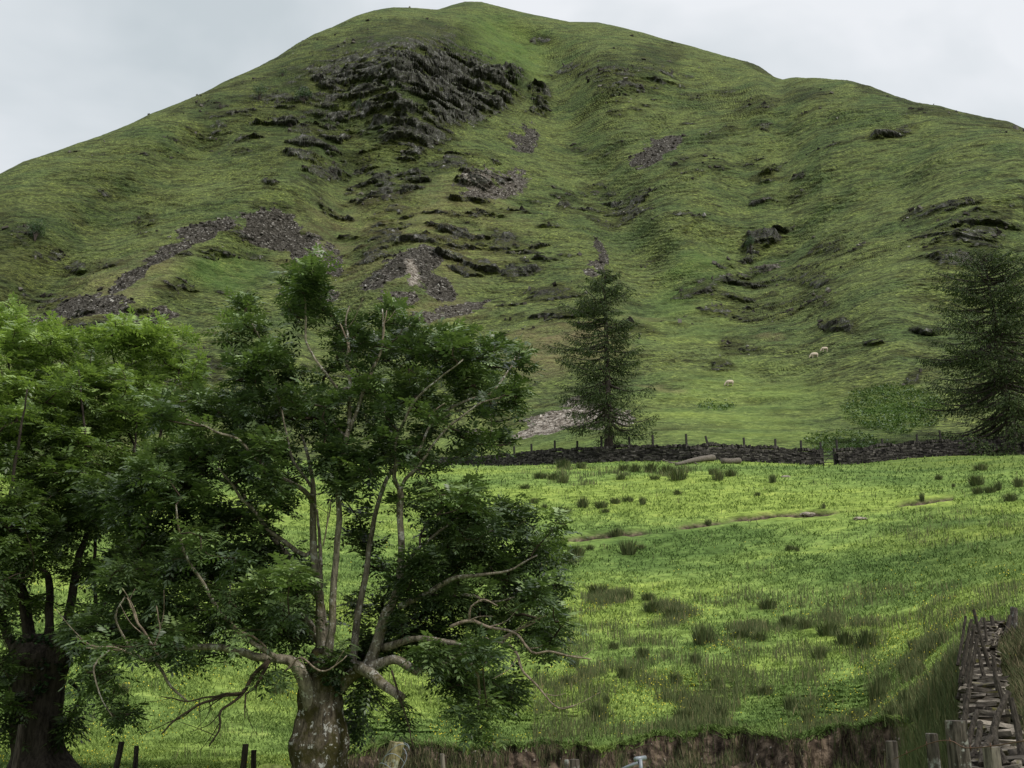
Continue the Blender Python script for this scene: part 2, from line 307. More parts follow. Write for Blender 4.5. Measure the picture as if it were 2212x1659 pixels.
# ---- relief: knolls, terracettes, crags
damp = np.minimum(1, sstep(U, 0.0, 0.2)) * (1 - 0.8 * sstep(U, 0.9, 1.0)) * (row < row_b0)
rad = np.stack([np.sin(AZn), np.cos(AZn)], -1)[np.tile(np.arange(NC), NR)]
dz = damp * (3.0 * low + 1.0 * mid + 0.25 * fin)
bigr = sstep(rock, 0.5, 1.1)
rn = ridged(P * np.array([1, 1, .6]), 26, 4, 5.0); rn2 = ridged(P * np.array([1, 1, .6]), 3.0, 3, 9.0)
gl = 1 - .8 * sstep(ldg, -.05, 0.2) * sstep(U, .3, .6)
rd = sstep(rock + .35 * mid, 0.35, 1.0) * hill * gl
chunk = ridged(P * np.array([.8, .8, 1.0]), 17, 3, 5.0); chunk = np.round(chunk * 3.2 + .35 * fin) / 3.2 * .6 + chunk * .4
out = rd * (0.4 + bigr * 4.2) * (chunk * .8 + .35) + rockm * (.35 * rn2 + .35)
# ledges on the crag
lz = (P[:, 2] + 4.0 * low + 1.5 * mid) / 7.5; led = (lz - np.floor(lz)); led = np.where(led < 0.7, led / 0.7, (1 - led) / 0.3)
out = out + rd * bigr * (led - 0.5) * 4.0
out = out * np.clip(Rr / 350, 0.25, 1.3)
# terracettes on grass
th = (P[:, 2] * 1.0 + 2.2 * mid + 0.9 * fin + 2 * low) / np.clip(Rr / 330, .35, 1.3); tt = th / 1.3; tr = tt - np.floor(tt)
ter = np.where(tr < 0.72, tr / 0.72, (1 - tr) / 0.28) - 0.5
amp = np.clip(0.5 + 1.6 * fbm(P, 24, 2, 77.0), 0.12, 1)
out = out * (1 - .93 * sstep(U, .86, .96)); out = out + ter * amp * 1.0 * np.clip(Rr / 330, .3, 1.3) * (1 - rockm) * (1 - screem * .7) * damp
scr = np.abs(pnoise(P / 0.9 + 3)) + 0.6 * np.abs(pnoise(P / 0.45 + 13))
dz = dz + screem * (scr - .3) * 0.55 * np.clip(Rr / 350, .35, 1)
# field: low swellings, hummocks, the little ditch
fm = (row >= 26) & (row < row_h0)
ffar = sstep(Rr, 28, 45) * (1 - sstep(U, 0, .1))
near = sstep(Rr, 3, 20)
lowf = fbm(P * np.array([1, 1, 0]), 9.0, 2, 5.5); hum = fbm(P * np.array([1, 1.4, 0]), 1.1, 3, 15.5)
fz = near * (0.09 * hum + 0.03 * fbm(P, .35, 2, 2.2)) + 0.25 * lowf * ffar
def polyd(pts):
    best = np.full(len(P), 1e9); ix = np.where(fm & (DY > 950) & (DY < 1659))[0]; x = DX[ix]; y = DY[ix]; bb = np.full(len(ix), 1e9)
    for (x0, y0), (x1, y1) in zip(pts[:-1], pts[1:]):
        t = np.clip(((x - x0) * (x1 - x0) + (y - y0) * (y1 - y0)) / ((x1 - x0) ** 2 + (y1 - y0) ** 2), 0, 1)
        dd = (y - y0 - t * (y1 - y0)); inside = (x >= x0) & (x < x1); bb = np.where(inside, dd, bb)
    best[ix] = bb; return best
dd = polyd([(1180, 1166), (1240, 1164), (1330, 1156), (1420, 1148), (1500, 1136), (1600, 1122), (1700, 1112), (1790, 1108), (1880, 1104), (1960, 1090), (2010, 1084), (2060, 1076)])
wob = fbm(P, 6, 2, 1.0) * 5 + fbm(P, 1.5, 2, 1.0) * 3
dd = dd + wob; dk = sstep(fbm(P, 5, 2, 41.0), -0.5, -0.1)
ditch = np.exp(-(dd / 3.2) ** 2) * dk
fz = fz - 0.32 * ditch + 0.12 * np.exp(-((dd + 9) / 5) ** 2) * dk
steps = (P[:, 2] + .35 * hum + 0.5 * lowf) / .21; st = steps - np.floor(steps); st = np.where(st < .75, st / .75, (1 - st) / .25) - .5
brink = sstep(Rr, 29, 31) * (1 - sstep(Rr, 36, 48))
eon = np.tile(e_on, NR); dist_e = Rr - np.tile(r_edge, NR)
stn = sstep(fbm(P, 4, 2, 21.0), -0.3, 0.2)
out = out + (st * (0.42 * (1 - sstep(dist_e, 3.5, 9)) * brink * eon * stn + 0.05 * sstep(Rr, 30, 36)) * fm) * sstep(dist_e, 0.1, 0.8) * (1 - soil_full.ravel())
sl = soil_full.ravel()
out = out + sl * 0.30 * fbm(P, 0.9, 3, 3.3)
dz = dz * hill + fz * (~hill) + sl * 0.14 * fbm(P, 0.6, 3, 7.0) + damp * 0
P[:, 2] += dz
P[:, 0] -= rad[:, 0] * out; P[:, 1] -= rad[:, 1] * out
# ---- masks for the ground material
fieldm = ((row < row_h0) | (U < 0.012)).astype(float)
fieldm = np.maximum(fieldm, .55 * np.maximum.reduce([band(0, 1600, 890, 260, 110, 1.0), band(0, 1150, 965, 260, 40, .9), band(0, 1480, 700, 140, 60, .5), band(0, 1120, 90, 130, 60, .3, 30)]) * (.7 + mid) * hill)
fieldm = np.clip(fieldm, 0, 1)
straw = np.maximum.reduce([band(0, 1250, 745, 120, 45, .75), band(0, 1430, 838, 60, 9, 1.2, 8), band(0, 1165, 760, 90, 60, .8), band(0, 1268, 708, 34, 8, 1.2), band(0, 1400, 690, 70, 12, .5), band(0, 960, 660, 110, 30, .8), band(0, 860, 520, 300, 120, .45), band(0, 250, 620, 200, 60, .55, -25), band(0,1660,735,40,10,.5), band(0, 1000, 430, 120, 60, .4)]) * hill
straw = np.clip(straw * (0.6 + 1.1 * mid + .5 * fin), 0, 1)
lush = np.maximum.reduce([band(0, 1930, 890, 110, 50, .9), band(0, 1840, 965, 120, 30, .3), band(0, 1545, 872, 44, 13, .9), band(0, 480, 590, 110, 50, .55), band(0, 1080, 110, 120, 70, .5, 30), band(0, 1500, 600, 110, 60, .4, -40), band(0,830,1120,40,40,0)]) * hill
lush = np.clip(lush * (0.8 + .9 * mid + .9 * fin), 0, 1)
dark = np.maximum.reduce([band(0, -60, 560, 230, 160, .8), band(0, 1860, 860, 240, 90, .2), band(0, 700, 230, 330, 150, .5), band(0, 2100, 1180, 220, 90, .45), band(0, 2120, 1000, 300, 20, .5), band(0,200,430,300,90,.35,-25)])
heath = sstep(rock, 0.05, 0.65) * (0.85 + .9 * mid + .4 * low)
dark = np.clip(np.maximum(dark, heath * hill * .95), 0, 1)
rush = np.maximum.reduce([band(0, 1290, 1298, 110, 22, 1), band(0, 1420, 1330, 110, 30, .9), band(0, 1690, 1352, 170, 26, 1), band(0, 1800, 1365, 120, 34, 1), band(0, 1400, 1400, 150, 40, .55), band(0, 1280, 1480, 120, 60, .5), band(0, 1450, 1545, 220, 40, .42), band(0, 1700, 1565, 170, 36, .38), band(0, 2010, 1440, 66, 80, 1.1), band(0, 2000, 1560, 80, 70, 1.0), band(0, 1950, 1400, 90, 30, .8), band(0, 1420, 1022, 130, 14, .9), band(0, 1230, 1030, 110, 20, .7), band(0, 1560, 1240, 130, 12, .35), band(0, 2180, 1420, 70, 60, 1.2), band(0, 2190, 1560, 60, 120, 1.2), band(0, 1200, 1200, 60, 30, .7), band(0, 2060, 1150, 200, 60, .12)]) * (~hill) * (Rr > 10)
rushf = np.clip(rush * (0.55 + 2.2 * fbm(P * np.array([1, .8, 0]), 3.2, 3, 61.0)), 0, 1)
rushf = np.where(DX > 1930, np.maximum(rushf, np.clip(rush, 0, 1) * .5), rushf)
DITCH = (np.exp(-((dd - 5) / 10) ** 2) * dk).reshape(NR, NC)
C1 = np.stack([rockm, screem, np.clip(sl + ditch * 1.8 * (dd > -9), 0, 1), np.clip(pale, 0, 1)], -1)
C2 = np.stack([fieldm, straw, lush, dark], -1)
i = np.arange(NR - 1)[:, None] * NC; j = np.arange(NC)[None, :]; j2 = (j + 1) % NC
Fq = np.stack([i + j, i + j2, i + NC + j2, i + NC + j], -1).reshape(-1, 4)
G = P.reshape(NR, NC, 3); RUSH = rushf.reshape(NR, NC); SOIL = sl.reshape(NR, NC); DXG = DX.reshape(NR, NC); DYG = DY.reshape(NR, NC)
NRM = None
# ---- ground material
m_land, t, b = material('hill_grass_and_rock', 0.95, 0.08); L = t.links.new
pos = geo(t); c1 = N(t, 'ShaderNodeAttribute', attribute_name='m1'); c2 = N(t, 'ShaderNodeAttribute', attribute_name='m2')
s1 = N(t, 'ShaderNodeSeparateColor'); L(c1.outputs['Color'], s1.inputs[0]); s2 = N(t, 'ShaderNodeSeparateColor'); L(c2.outputs['Color'], s2.inputs[0])
streak = noise_tex(t, 1.0, 4, 0.6, pos, (0.85, 0.85, 2.3))
streak2 = noise_tex(t, 1.0, 3, 0.6, pos, (2.4, 2.4, 5.5))
patch = noise_tex(t, 0.045, 4, 0.6, pos)
blot = noise_tex(t, 1.0, 4, 0.65, pos, (.16, .16, .5))
ga = ramp(t, streak, [(0.34, (0.034, 0.040, 0.021)), (0.44, (0.079, 0.100, 0.037)), (0.56, (0.112, 0.143, 0.047)), (0.68, (0.168, 0.194, 0.070))])
gb = ramp(t, blot, [(0.36, (0.50, 0.46, 0.46)), (0.5, (1, 1, 1)), (0.64, (1.2, 1.22, 1.1))])
g1 = mixc(t, 1.0, ga, gb, 'MULTIPLY')
gp = ramp(t, patch, [(0.38, (0.70, 0.78, 0.8)), (0.5, (1.0, 1.0, 1.0)), (0.62, (1.14, 1.12, 1.06))])
g1 = mixc(t, 1.0, g1, gp, 'MULTIPLY')
g1 = mixc(t, 0.85, g1, ramp(t, streak2, [(0.34, 0.5), (0.5, 1.05), (0.68, 1.4)]), 'MULTIPLY')
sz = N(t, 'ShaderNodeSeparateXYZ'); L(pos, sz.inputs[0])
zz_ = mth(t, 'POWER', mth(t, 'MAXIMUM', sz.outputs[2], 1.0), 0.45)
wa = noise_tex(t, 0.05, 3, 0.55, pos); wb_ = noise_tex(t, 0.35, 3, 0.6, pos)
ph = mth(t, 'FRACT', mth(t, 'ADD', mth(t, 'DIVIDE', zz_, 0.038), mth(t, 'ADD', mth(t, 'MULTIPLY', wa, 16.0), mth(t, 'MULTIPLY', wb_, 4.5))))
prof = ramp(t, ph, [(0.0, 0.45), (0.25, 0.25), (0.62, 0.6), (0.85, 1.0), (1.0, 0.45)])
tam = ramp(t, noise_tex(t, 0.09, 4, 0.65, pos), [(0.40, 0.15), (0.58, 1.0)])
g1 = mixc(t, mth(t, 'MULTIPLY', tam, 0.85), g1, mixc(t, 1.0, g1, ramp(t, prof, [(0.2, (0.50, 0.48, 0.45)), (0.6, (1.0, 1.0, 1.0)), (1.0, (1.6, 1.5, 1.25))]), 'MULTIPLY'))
g1 = mixc(t, mth(t, 'MULTIPLY', s2.outputs[1], 0.75), g1, mixc(t, streak2, (0.12, 0.09, 0.04), (0.30, 0.24, 0.13)))
g1 = mixc(t, mth(t, 'MULTIPLY', s2.outputs[2], 0.8), g1, mixc(t, streak2, (0.03, 0.075, 0.014), (0.11, 0.20, 0.04)))
# pasture
fn = noise_tex(t, 1.0, 5, 0.6, pos, (0.9, 1.5, 1.5)); fn2 = noise_tex(t, 1.0, 4, 0.6, pos, (.05, .13, .13)); fn3 = noise_tex(t, 1.0, 3, 0.6, pos, (2.5, 6, 6))
fa = ramp(t, fn, [(0.34, (0.088, 0.132, 0.025)), (0.46, (0.142, 0.202, 0.046)), (0.56, (0.176, 0.244, 0.056)), (0.68, (0.225, 0.285, 0.07))])
fa = mixc(t, 1.0, fa, ramp(t, fn2, [(0.37, (0.54, 0.62, 0.66)), (0.48, (0.93, 0.96, 1)), (0.60, (1.22, 1.16, 1.04))]), 'MULTIPLY')
fa = mixc(t, 0.8, fa, ramp(t, fn3, [(0.36, 0.6), (0.5, 1.0), (0.66, 1.25)]), 'MULTIPLY')
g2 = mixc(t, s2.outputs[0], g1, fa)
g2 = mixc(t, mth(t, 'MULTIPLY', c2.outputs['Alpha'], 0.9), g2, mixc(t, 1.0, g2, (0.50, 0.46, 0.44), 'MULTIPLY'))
# scree
vo = N(t, 'ShaderNodeTexVoronoi', ins={'Scale': 2.2}); L(pos, vo.inputs['Vector']); sepv = N(t, 'ShaderNodeSeparateColor'); L(vo.outputs['Color'], sepv.inputs[0])
sc_d = ramp(t, sepv.outputs[0], [(0.0, (0.018, 0.016, 0.012)), (0.6, (0.056, 0.050, 0.040)), (0.93, (0.11, 0.10, 0.085)), (1.0, (0.32, 0.30, 0.27))])
sc_p = ramp(t, sepv.outputs[0], [(0.0, (0.08, 0.066, 0.052)), (0.5, (0.20, 0.17, 0.14)), (1.0, (0.42, 0.38, 0.33))])
scc = mixc(t, c1.outputs['Alpha'], sc_d, sc_p)
brk = noise_tex(t, 1.1, 5, 0.7, pos)
def broken(m, k=1.6):
    return ramp(t, mth(t, 'ADD', m, mth(t, 'MULTIPLY', mth(t, 'SUBTRACT', brk, 0.5), k)), [(0.38, 0.0), (0.55, 1.0)])
g3 = mixc(t, broken(s1.outputs[1]), g2, scc)
# rock
rk = noise_tex(t, 1.0, 6, 0.7, pos, (0.55, 0.55, 0.3)); rk2 = noise_tex(t, 2.2, 4, 0.7, pos)
rc = ramp(t, rk, [(0.38, (0.030, 0.028, 0.025)), (0.5, (0.085, 0.080, 0.073)), (0.59, (0.145, 0.140, 0.130)), (0.67, (0.36, 0.35, 0.33))])
rc = mixc(t, ramp(t, rk2, [(0.5, 0.0), (0.62, 0.7)]), rc, (0.06, 0.08, 0.025))
ng = N(t, 'ShaderNodeNewGeometry'); sn = N(t, 'ShaderNodeSeparateXYZ'); L(ng.outputs['Normal'], sn.inputs[0])
ledge = N(t, 'ShaderNodeMapRange', ins={'From Min': 0.5, 'From Max': 0.72}); L(sn.outputs[2], ledge.inputs[0])
rockfac = mth(t, 'MULTIPLY', broken(s1.outputs[0], 2.2), mth(t, 'SUBTRACT', 1.0, mth(t, 'MULTIPLY', ledge.outputs[0], 0.95)))
g4 = mixc(t, rockfac, g3, rc)
# bare earth with stones
sv = N(t, 'ShaderNodeTexVoronoi', ins={'Scale': 5.0}); L(pos, sv.inputs['Vector'])
so = ramp(t, noise_tex(t, 3.0, 5, 0.65, pos), [(0.38, (0.018, 0.013, 0.009)), (0.5, (0.055, 0.040, 0.028)), (0.64, (0.14, 0.105, 0.075))])
g5 = mixc(t, s1.outputs[2], g4, so)
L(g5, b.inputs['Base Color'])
hcomb = mth(t, 'ADD', mth(t, 'MULTIPLY', prof, 0.35), mth(t, 'ADD', mth(t, 'MULTIPLY', streak, 0.8), mth(t, 'MULTIPLY', streak2, 0.4)))
nb = bump(t, None, hcomb, 1.0, 0.9); 
nb2 = t.nodes.new('ShaderNodeBump'); nb2.inputs['Distance'].default_value = 1.2; L(mth(t, 'MULTIPLY', rk, s1.outputs[0]), nb2.inputs['Height']); L(nb, nb2.inputs['Normal'])
nb3 = t.nodes.new('ShaderNodeBump'); nb3.inputs['Distance'].default_value = 0.10; L(mth(t, 'ADD', fn, fn3), nb3.inputs['Height'])
mxn = t.nodes.new('ShaderNodeMix'); mxn.data_type = 'VECTOR'; L(s2.outputs[0], mxn.inputs[0]); L(nb2.outputs[0], mxn.inputs[4]); L(nb3.outputs[0], mxn.inputs[5]); L(mxn.outputs[1], b.inputs['Normal'])
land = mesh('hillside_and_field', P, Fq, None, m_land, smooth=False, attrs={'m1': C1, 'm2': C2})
land.name = 'ground'; land['kind'] = 'structure'
bpy.context.view_layer.update()
def hit(x, y):
    d = dirs(x, y); dv = Vector(d).normalized()
    ok, loc, nrm, ix = land.ray_cast(Vector(EYE), dv)
    return np.array(loc) if ok else None
def ground_z(x, y):
    ok, loc, nrm, ix = land.ray_cast(Vector((x, y, 600.0)), Vector((0, 0, -1)))
    return loc[2] if ok else 0.0
# ------------------------------------------------------------------ materials of stone, timber, wire
def stone_mat(name, dark, light, moss=0.0, mosscol=(0.22, 0.20, 0.03)):
    m, t, b = material(name, 0.95, 0.1); p = geo(t); r = attr(t, 'rnd')
    c = ramp(t, r, [(0.0, dark), (0.75, tuple((d + l) / 2 for d, l in zip(dark, light))), (1.0, light)])
    c = mixc(t, 0.8, c, ramp(t, noise_tex(t, 9, 5, 0.7, p), [(0.35, 0.45), (0.5, 1), (0.66, 1.7)]), 'MULTIPLY')
    if moss: c = mixc(t, ramp(t, noise_tex(t, 3.2, 4, 0.6, p), [(0.62 - moss * 0.15, 0.0), (0.68 - moss * .1, 0.85)]), c, mosscol)
    t.links.new(c, b.inputs['Base Color']); bump(t, b, noise_tex(t, 14, 5, 0.7, p), 0.7, 0.03); return m
m_farstone = stone_mat('dark_field_stone', (0.010, 0.009, 0.009), (0.10, 0.09, 0.082))
m_nearstone = stone_mat('mossy_slate', (0.018, 0.015, 0.012), (0.26, 0.225, 0.185), 0.2, (0.11, 0.10, 0.03))
def wood_mat(name, c0, c1, pale=None):
    m, t, b = material(name, 0.9, 0.15); p = geo(t)
    c = ramp(t, noise_tex(t, 6, 5, 0.65, p, (6, 6, 0.8)), [(0.38, c0), (0.62, c1)])
    if pale: c = mixc(t, ramp(t, noise_tex(t, 7, 5, 0.7, p), [(0.55, 0), (0.62, 0.9)]), c, pale)
    t.links.new(c, b.inputs['Base Color']); bump(t, b, noise_tex(t, 8, 4, 0.6, p, (7, 7, 0.7)), 0.8, 0.02); return m
m_post = wood_mat('weathered_post_wood', (0.022, 0.018, 0.014), (0.10, 0.085, 0.07), (0.24, 0.24, 0.22))
m_stake = wood_mat('dark_stake_wood', (0.016, 0.013, 0.010), (0.060, 0.050, 0.040))
m_farpost = wood_mat('grey_far_post_wood', (0.02, 0.018, 0.016), (0.06, 0.056, 0.05))
m_split = wood_mat('split_pale_wood', (0.06, 0.05, 0.025), (0.27, 0.23, 0.12), (0.32, 0.32, 0.26))
m_rust, t_, b_ = material('rusty_wire', 0.7, 0.3); b_.inputs['Base Color'].default_value = (0.10, 0.055, 0.035, 1); b_.inputs['Metallic'].default_value = 0.4
m_galv, t_, b_ = material('galvanised_steel', 0.45, 0.5); b_.inputs['Base Color'].default_value = (0.17, 0.19, 0.21, 1); b_.inputs['Metallic'].default_value = 0.15
m_log = wood_mat('bleached_log', (0.05, 0.043, 0.036), (0.19, 0.165, 0.135))
rnd = random.Random(11); nr = np.random.RandomState(21)
CUBE = np.array([(-1, -1, -1), (1, -1, -1), (1, 1, -1), (-1, 1, -1), (-1, -1, 1), (1, -1, 1), (1, 1, 1), (-1, 1, 1)], float) * 0.5
CF = np.array([(0, 3, 2, 1), (4, 5, 6, 7), (0, 1, 5, 4), (1, 2, 6, 5), (2, 3, 7, 6), (3, 0, 4, 7)])
class Boxes:
    def __init__(s): s.V = []; s.F = []; s.R = []; s.n = 0
    def add(s, c, ax, ay, az, size, jit=0.18, r=None):
        sz = np.array(size); v = CUBE * sz * (1 + nr.uniform(-jit, jit, (8, 3)))
        s.V.append(c + v[:, :1] * ax + v[:, 1:2] * ay + v[:, 2:] * az); s.F.append(CF + s.n); s.n += 8
        s.R.append(np.full(8, nr.rand() if r is None else r))
    def build(s, name, mat, root=None):
        V = np.concatenate(s.V)
        return mesh(name, local(V, root) if root else V, np.concatenate(s.F), None, mat, root, attrs={'rnd': np.concatenate(s.R)})
def tube(pts, rad, n=8, cap=True, lump=0.0, seed=0, flat=None):
    pts = np.asarray(pts, float); rad = np.broadcast_to(np.asarray(rad, float), (len(pts),)).copy()
    T = np.gradient(pts, axis=0); T /= np.linalg.norm(T, axis=1)[:, None] + 1e-9
    u = np.cross(T[0], [0.0, 1.0, 0.13]); u /= np.linalg.norm(u); U = [u]
    for i in range(1, len(pts)):
        u = u - T[i] * np.dot(u, T[i]); u /= np.linalg.norm(u) + 1e-9; U.append(u)
    U = np.array(U); W = np.cross(T, U); a = np.linspace(0, 2 * np.pi, n, endpoint=False)
    ring = U[:, None, :] * np.cos(a)[None, :, None] + W[:, None, :] * np.sin(a)[None, :, None]
    rr = np.repeat(rad[:, None], n, 1)
    if lump:
        q = (pts[:, None, :] + ring * rr[..., None]).reshape(-1, 3)
        rr = rr * (1 + lump * (fbm(q, max(rad) * 1.1, 3, seed * 3.7)).reshape(rr.shape) * 2)
    V = (pts[:, None, :] + ring * rr[..., None]).reshape(-1, 3)
    m = len(pts); i = np.arange(m - 1)[:, None] * n; j = np.arange(n)[None, :]; j2 = (j + 1) % n
    Fq = np.stack([i + j, i + j2, i + n + j2, i + n + j], -1).reshape(-1, 4)
    F3 = np.zeros((0, 3), int)
    if cap:
        V = np.concatenate([V, pts[:1], pts[-1:]]); a0 = len(V) - 2
        F3 = np.concatenate([np.stack([np.full(n, a0), (np.arange(n) + 1) % n, np.arange(n)], -1), np.stack([np.full(n, a0 + 1), (m - 1) * n + np.arange(n), (m - 1) * n + (np.arange(n) + 1) % n], -1)])
    return V, Fq, F3
class Tubes:
    def __init__(s): s.V = []; s.F4 = []; s.F3 = []; s.n = 0
    def add(s, *a, **k):
        V, q, t3 = tube(*a, **k); s.V.append(V); s.F4.append(q + s.n); s.F3.append(t3 + s.n); s.n += len(V)
    def build(s, name, mat, root=None, smooth=True):
        V = np.concatenate(s.V); return mesh(name, local(V, root) if root else V, np.concatenate(s.F4), np.concatenate(s.F3), mat, root, smooth)
def spline(pts, step):
    pts = np.asarray(pts, float)
    if len(pts) < 3: n = max(2, int(np.linalg.norm(pts[-1][:3] - pts[0][:3]) / step) + 1); return np.linspace(pts[0], pts[-1], n)
    Pp = np.vstack([2 * pts[0] - pts[1], pts, 2 * pts[-1] - pts[-2]]); out = []
    for i in range(1, len(Pp) - 2):
        a, b, c, d = Pp[i - 1:i + 3]; n = max(1, int(np.linalg.norm((c - b)[:3]) / step)); t = np.linspace(0, 1, n, endpoint=False)[:, None]
        out.append(0.5 * (2 * b + (c - a) * t + (2 * a - 5 * b + 4 * c - d) * t ** 2 + (-a + 3 * b - 3 * c + d) * t ** 3))
    out.append(pts[-1:]); return np.vstack(out)
UP = np.array([0, 0, 1.0])
# ------------------------------------------------------------------ far dry stone wall across the slope
def wall_line(x):                                # ground point on the wall's line seen at reference x
    a = azx([x], 990)[0]; az, el = azel(float(x), float(np.interp(x, WALLX[:, 0], WALLX[:, 1])))
    r = np.interp(az, wr_az, wr_v) - 0.8
    px, py = r * math.sin(az), r * math.cos(az); return np.array([px, py, ground_z(px, py)])
def far_wall(xs, name, label, hgt=1.42):
    base = np.array([wall_line(x) for x in xs]); s = np.concatenate([[0], np.cumsum(np.linalg.norm(np.diff(base[:, :2], axis=0), axis=1))])
    root = empty(name, base[len(base) // 2]); tag(root, label, 'wall'); B = Boxes(); Cb = Boxes(); core = Boxes()
    def P_(q): return np.array([np.interp(q, s, base[:, k]) for k in range(3)])
    q = 0
    while q < s[-1] - 1.0:
        a, b2 = P_(q), P_(q + 1.0); d = b2 - a; d[2] = 0; d /= np.linalg.norm(d); nrm = np.array([d[1], -d[0], 0]); nrm *= -np.sign(nrm @ a) if nrm @ a > 0 else 1
        if nrm @ a > 0: nrm = -nrm
        c = (a + b2) / 2; hh = hgt * (1 + 0.06 * math.sin(q * .21)); tl = (b2[2] - a[2])
        ax = np.array([d[0], d[1], tl]); core.add(c + UP * (hh / 2 - .28), ax, nrm, UP, (1.02, 0.30, hh - .10), 0.0, 0.0); q += 1.0
    z = -0.15
    while z < hgt - 0.16:
        h = rnd.uniform(.10, .19); q = rnd.random() * .3
        while q < s[-1] - .3:
            w = rnd.uniform(.16, .5); a = P_(q + w / 2); b2 = P_(min(s[-1], q + w / 2 + .4)); d = b2 - a; dl = np.linalg.norm(d[:2]) + 1e-6; tl = d[2] / dl; d[2] = 0; d /= dl
            nrm = np.array([d[1], -d[0], 0]); nrm = -nrm if nrm @ a > 0 else nrm
            th = 0.30 - 0.09 * z / hgt; az_ = UP
            B.add(a + UP * (z + h / 2 + rnd.uniform(-.02, .02)) + nrm * (th - .12 + rnd.uniform(-.05, .05)), np.array([d[0], d[1], tl]), nrm, az_, (w * .96, .26, h * .93), 0.2); q += w
        z += h
    q = 0
    while q < s[-1] - .25:                       # coping stones set on edge
        w = rnd.uniform(.08, .2); a = P_(q + w / 2); b2 = P_(min(s[-1], q + w / 2 + .4)); d = b2 - a; dl = np.linalg.norm(d[:2]) + 1e-6; d[2] = 0; d /= dl
        nrm = np.array([d[1], -d[0], 0]); lean = rnd.uniform(-.35, .35); hh = rnd.uniform(.16, .34)
        Cb.add(a + UP * (hgt - .08 + hh / 2 + 0.10 * math.sin(q * 1.7) * math.sin(q * .37)), d, nrm, UP + d * lean, (w, rnd.uniform(.34, .5), hh), 0.2); q += w * 1.08
    B.build('stone_face', m_farstone, root); Cb.build('coping', m_farstone, root); core.build('core', m_farstone, root); return root
xsA = list(np.linspace(300, 1778, 75)); xsB = list(np.linspace(1804, 2420, 32))
far_wall(xsA, 'dry_stone_wall', 'long dark dry stone wall crossing the slope, on the left side of its narrow gate')
far_wall(xsB, 'dry_stone_wall', 'shorter run of dark dry stone wall between the narrow gate and the right edge, under the right larch')
# small wooden gate in the gap
gA, gB = wall_line(1779), wall_line(1803)
gt = empty('field_gate', (gA + gB) / 2); tag(gt, 'small weathered wooden gate filling the gap in the dark far wall', 'gate')
d = (gB - gA); d /= np.linalg.norm(d)
for p in (gA, gB):
    T = Tubes(); T.add([p + UP * -.3, p + UP * 1.75], [.09, .08], 6); T.build('gate_post', m_farpost, gt, False)
T = Tubes()
for k in (0.35, 0.7, 1.05, 1.35): T.add([gA + UP * k + d * .1, gB + UP * k - d * .1], .035, 4)
T.add([gA + UP * .35 + d * .1, gB + UP * 1.35 - d * .1], .03, 4)
T.build('gate_rail', m_farpost, gt, False)
# ------------------------------------------------------------------ post and wire fence just behind the far wall
FP = [985, 1040, 1078, 1112, 1149, 1199, 1246, 1301, 1362, 1412, 1485, 1540, 1611, 1676, 1732, 1776, 1810, 1910, 1984, 2037]
fb = []
for x in FP:
    b0 = wall_line(x); k = 1 + 1.7 / np.hypot(b0[0], b0[1]); px, py = b0[0] * k, b0[1] * k; fb.append(np.array([px, py, ground_z(px, py)]))
fence = empty('wire_fence', fb[len(fb) // 2]); tag(fence, 'thin post and wire fence running just above the dark far wall', 'fence')
tops = []
for i, p in enumerate(fb):
    h = rnd.uniform(2.1, 2.55); ln = np.array([rnd.uniform(-.1, .1), 0, 0]) if i != 11 else np.array([-.6, 0, 0])
    T = Tubes(); T.add([p - UP * .3, p + UP * h + ln], [.12, .11], 6); T.build('fence_post', m_farpost, fence, False); tops.append(p + UP * h + ln)
T = Tubes()
for k in (0.95, 0.6, 0.3):
    for a, c, pa, pb in zip(tops[:-1], tops[1:], fb[:-1], fb[1:]):
        A, Bq = pa + (a - pa) * k, pb + (c - pb) * k; mid_ = (A + Bq) / 2 - UP * .04; T.add(spline([A, mid_, Bq], 1.5), .008, 3, cap=False)
T.build('wire', m_farpost, fence)
# ------------------------------------------------------------------ near ruined-topped wall with leaning stakes
NW = []
for (x, yt, yd) in [(2168, 1800, 8.2), (2150, 1659, 10.5), (2137, 1570, 13.0), (2128, 1500, 16.0), (2120, 1440, 20.0), (2116, 1398, 24.5), (2128, 1362, 28.5), (2150, 1352, 29.6), (2175, 1356, 30.2), (2230, 1362, 30.8), (2330, 1360, 32.0)]:
    NW.append(at(x, yt, yd))
NW = spline(NW, 0.35)
sN = np.concatenate([[0], np.cumsum(np.linalg.norm(np.diff(NW[:, :2], axis=0), axis=1))])
def PN(q): return np.array([np.interp(q, sN, NW[:, k]) for k in range(3)])
nwall = empty('slate_wall', (NW[10][0], NW[10][1], NW[10][2] - 1.3)); tag(nwall, 'mossy slate wall climbing the right edge with loose flat stones on top and stakes leaning on it', 'wall')
B = Boxes(); Cp = Boxes(); core = Boxes()
def frame(q):
    a, b2 = PN(q - .2), PN(q + .2); d = b2 - a; d[2] = 0; d /= np.linalg.norm(d) + 1e-9; return d, np.array([d[1], -d[0], 0])
Hn = 1.35; q = 0.2
while q < sN[-1] - .4:
    d, nrm = frame(q); c = PN(q); sl_ = (PN(q + .3)[2] - PN(q - .1)[2]) / .4
    core.add(c - UP * (Hn / 2 + .06), d + UP * sl_, nrm, UP, (.42, .30, Hn), 0, 0); q += .35
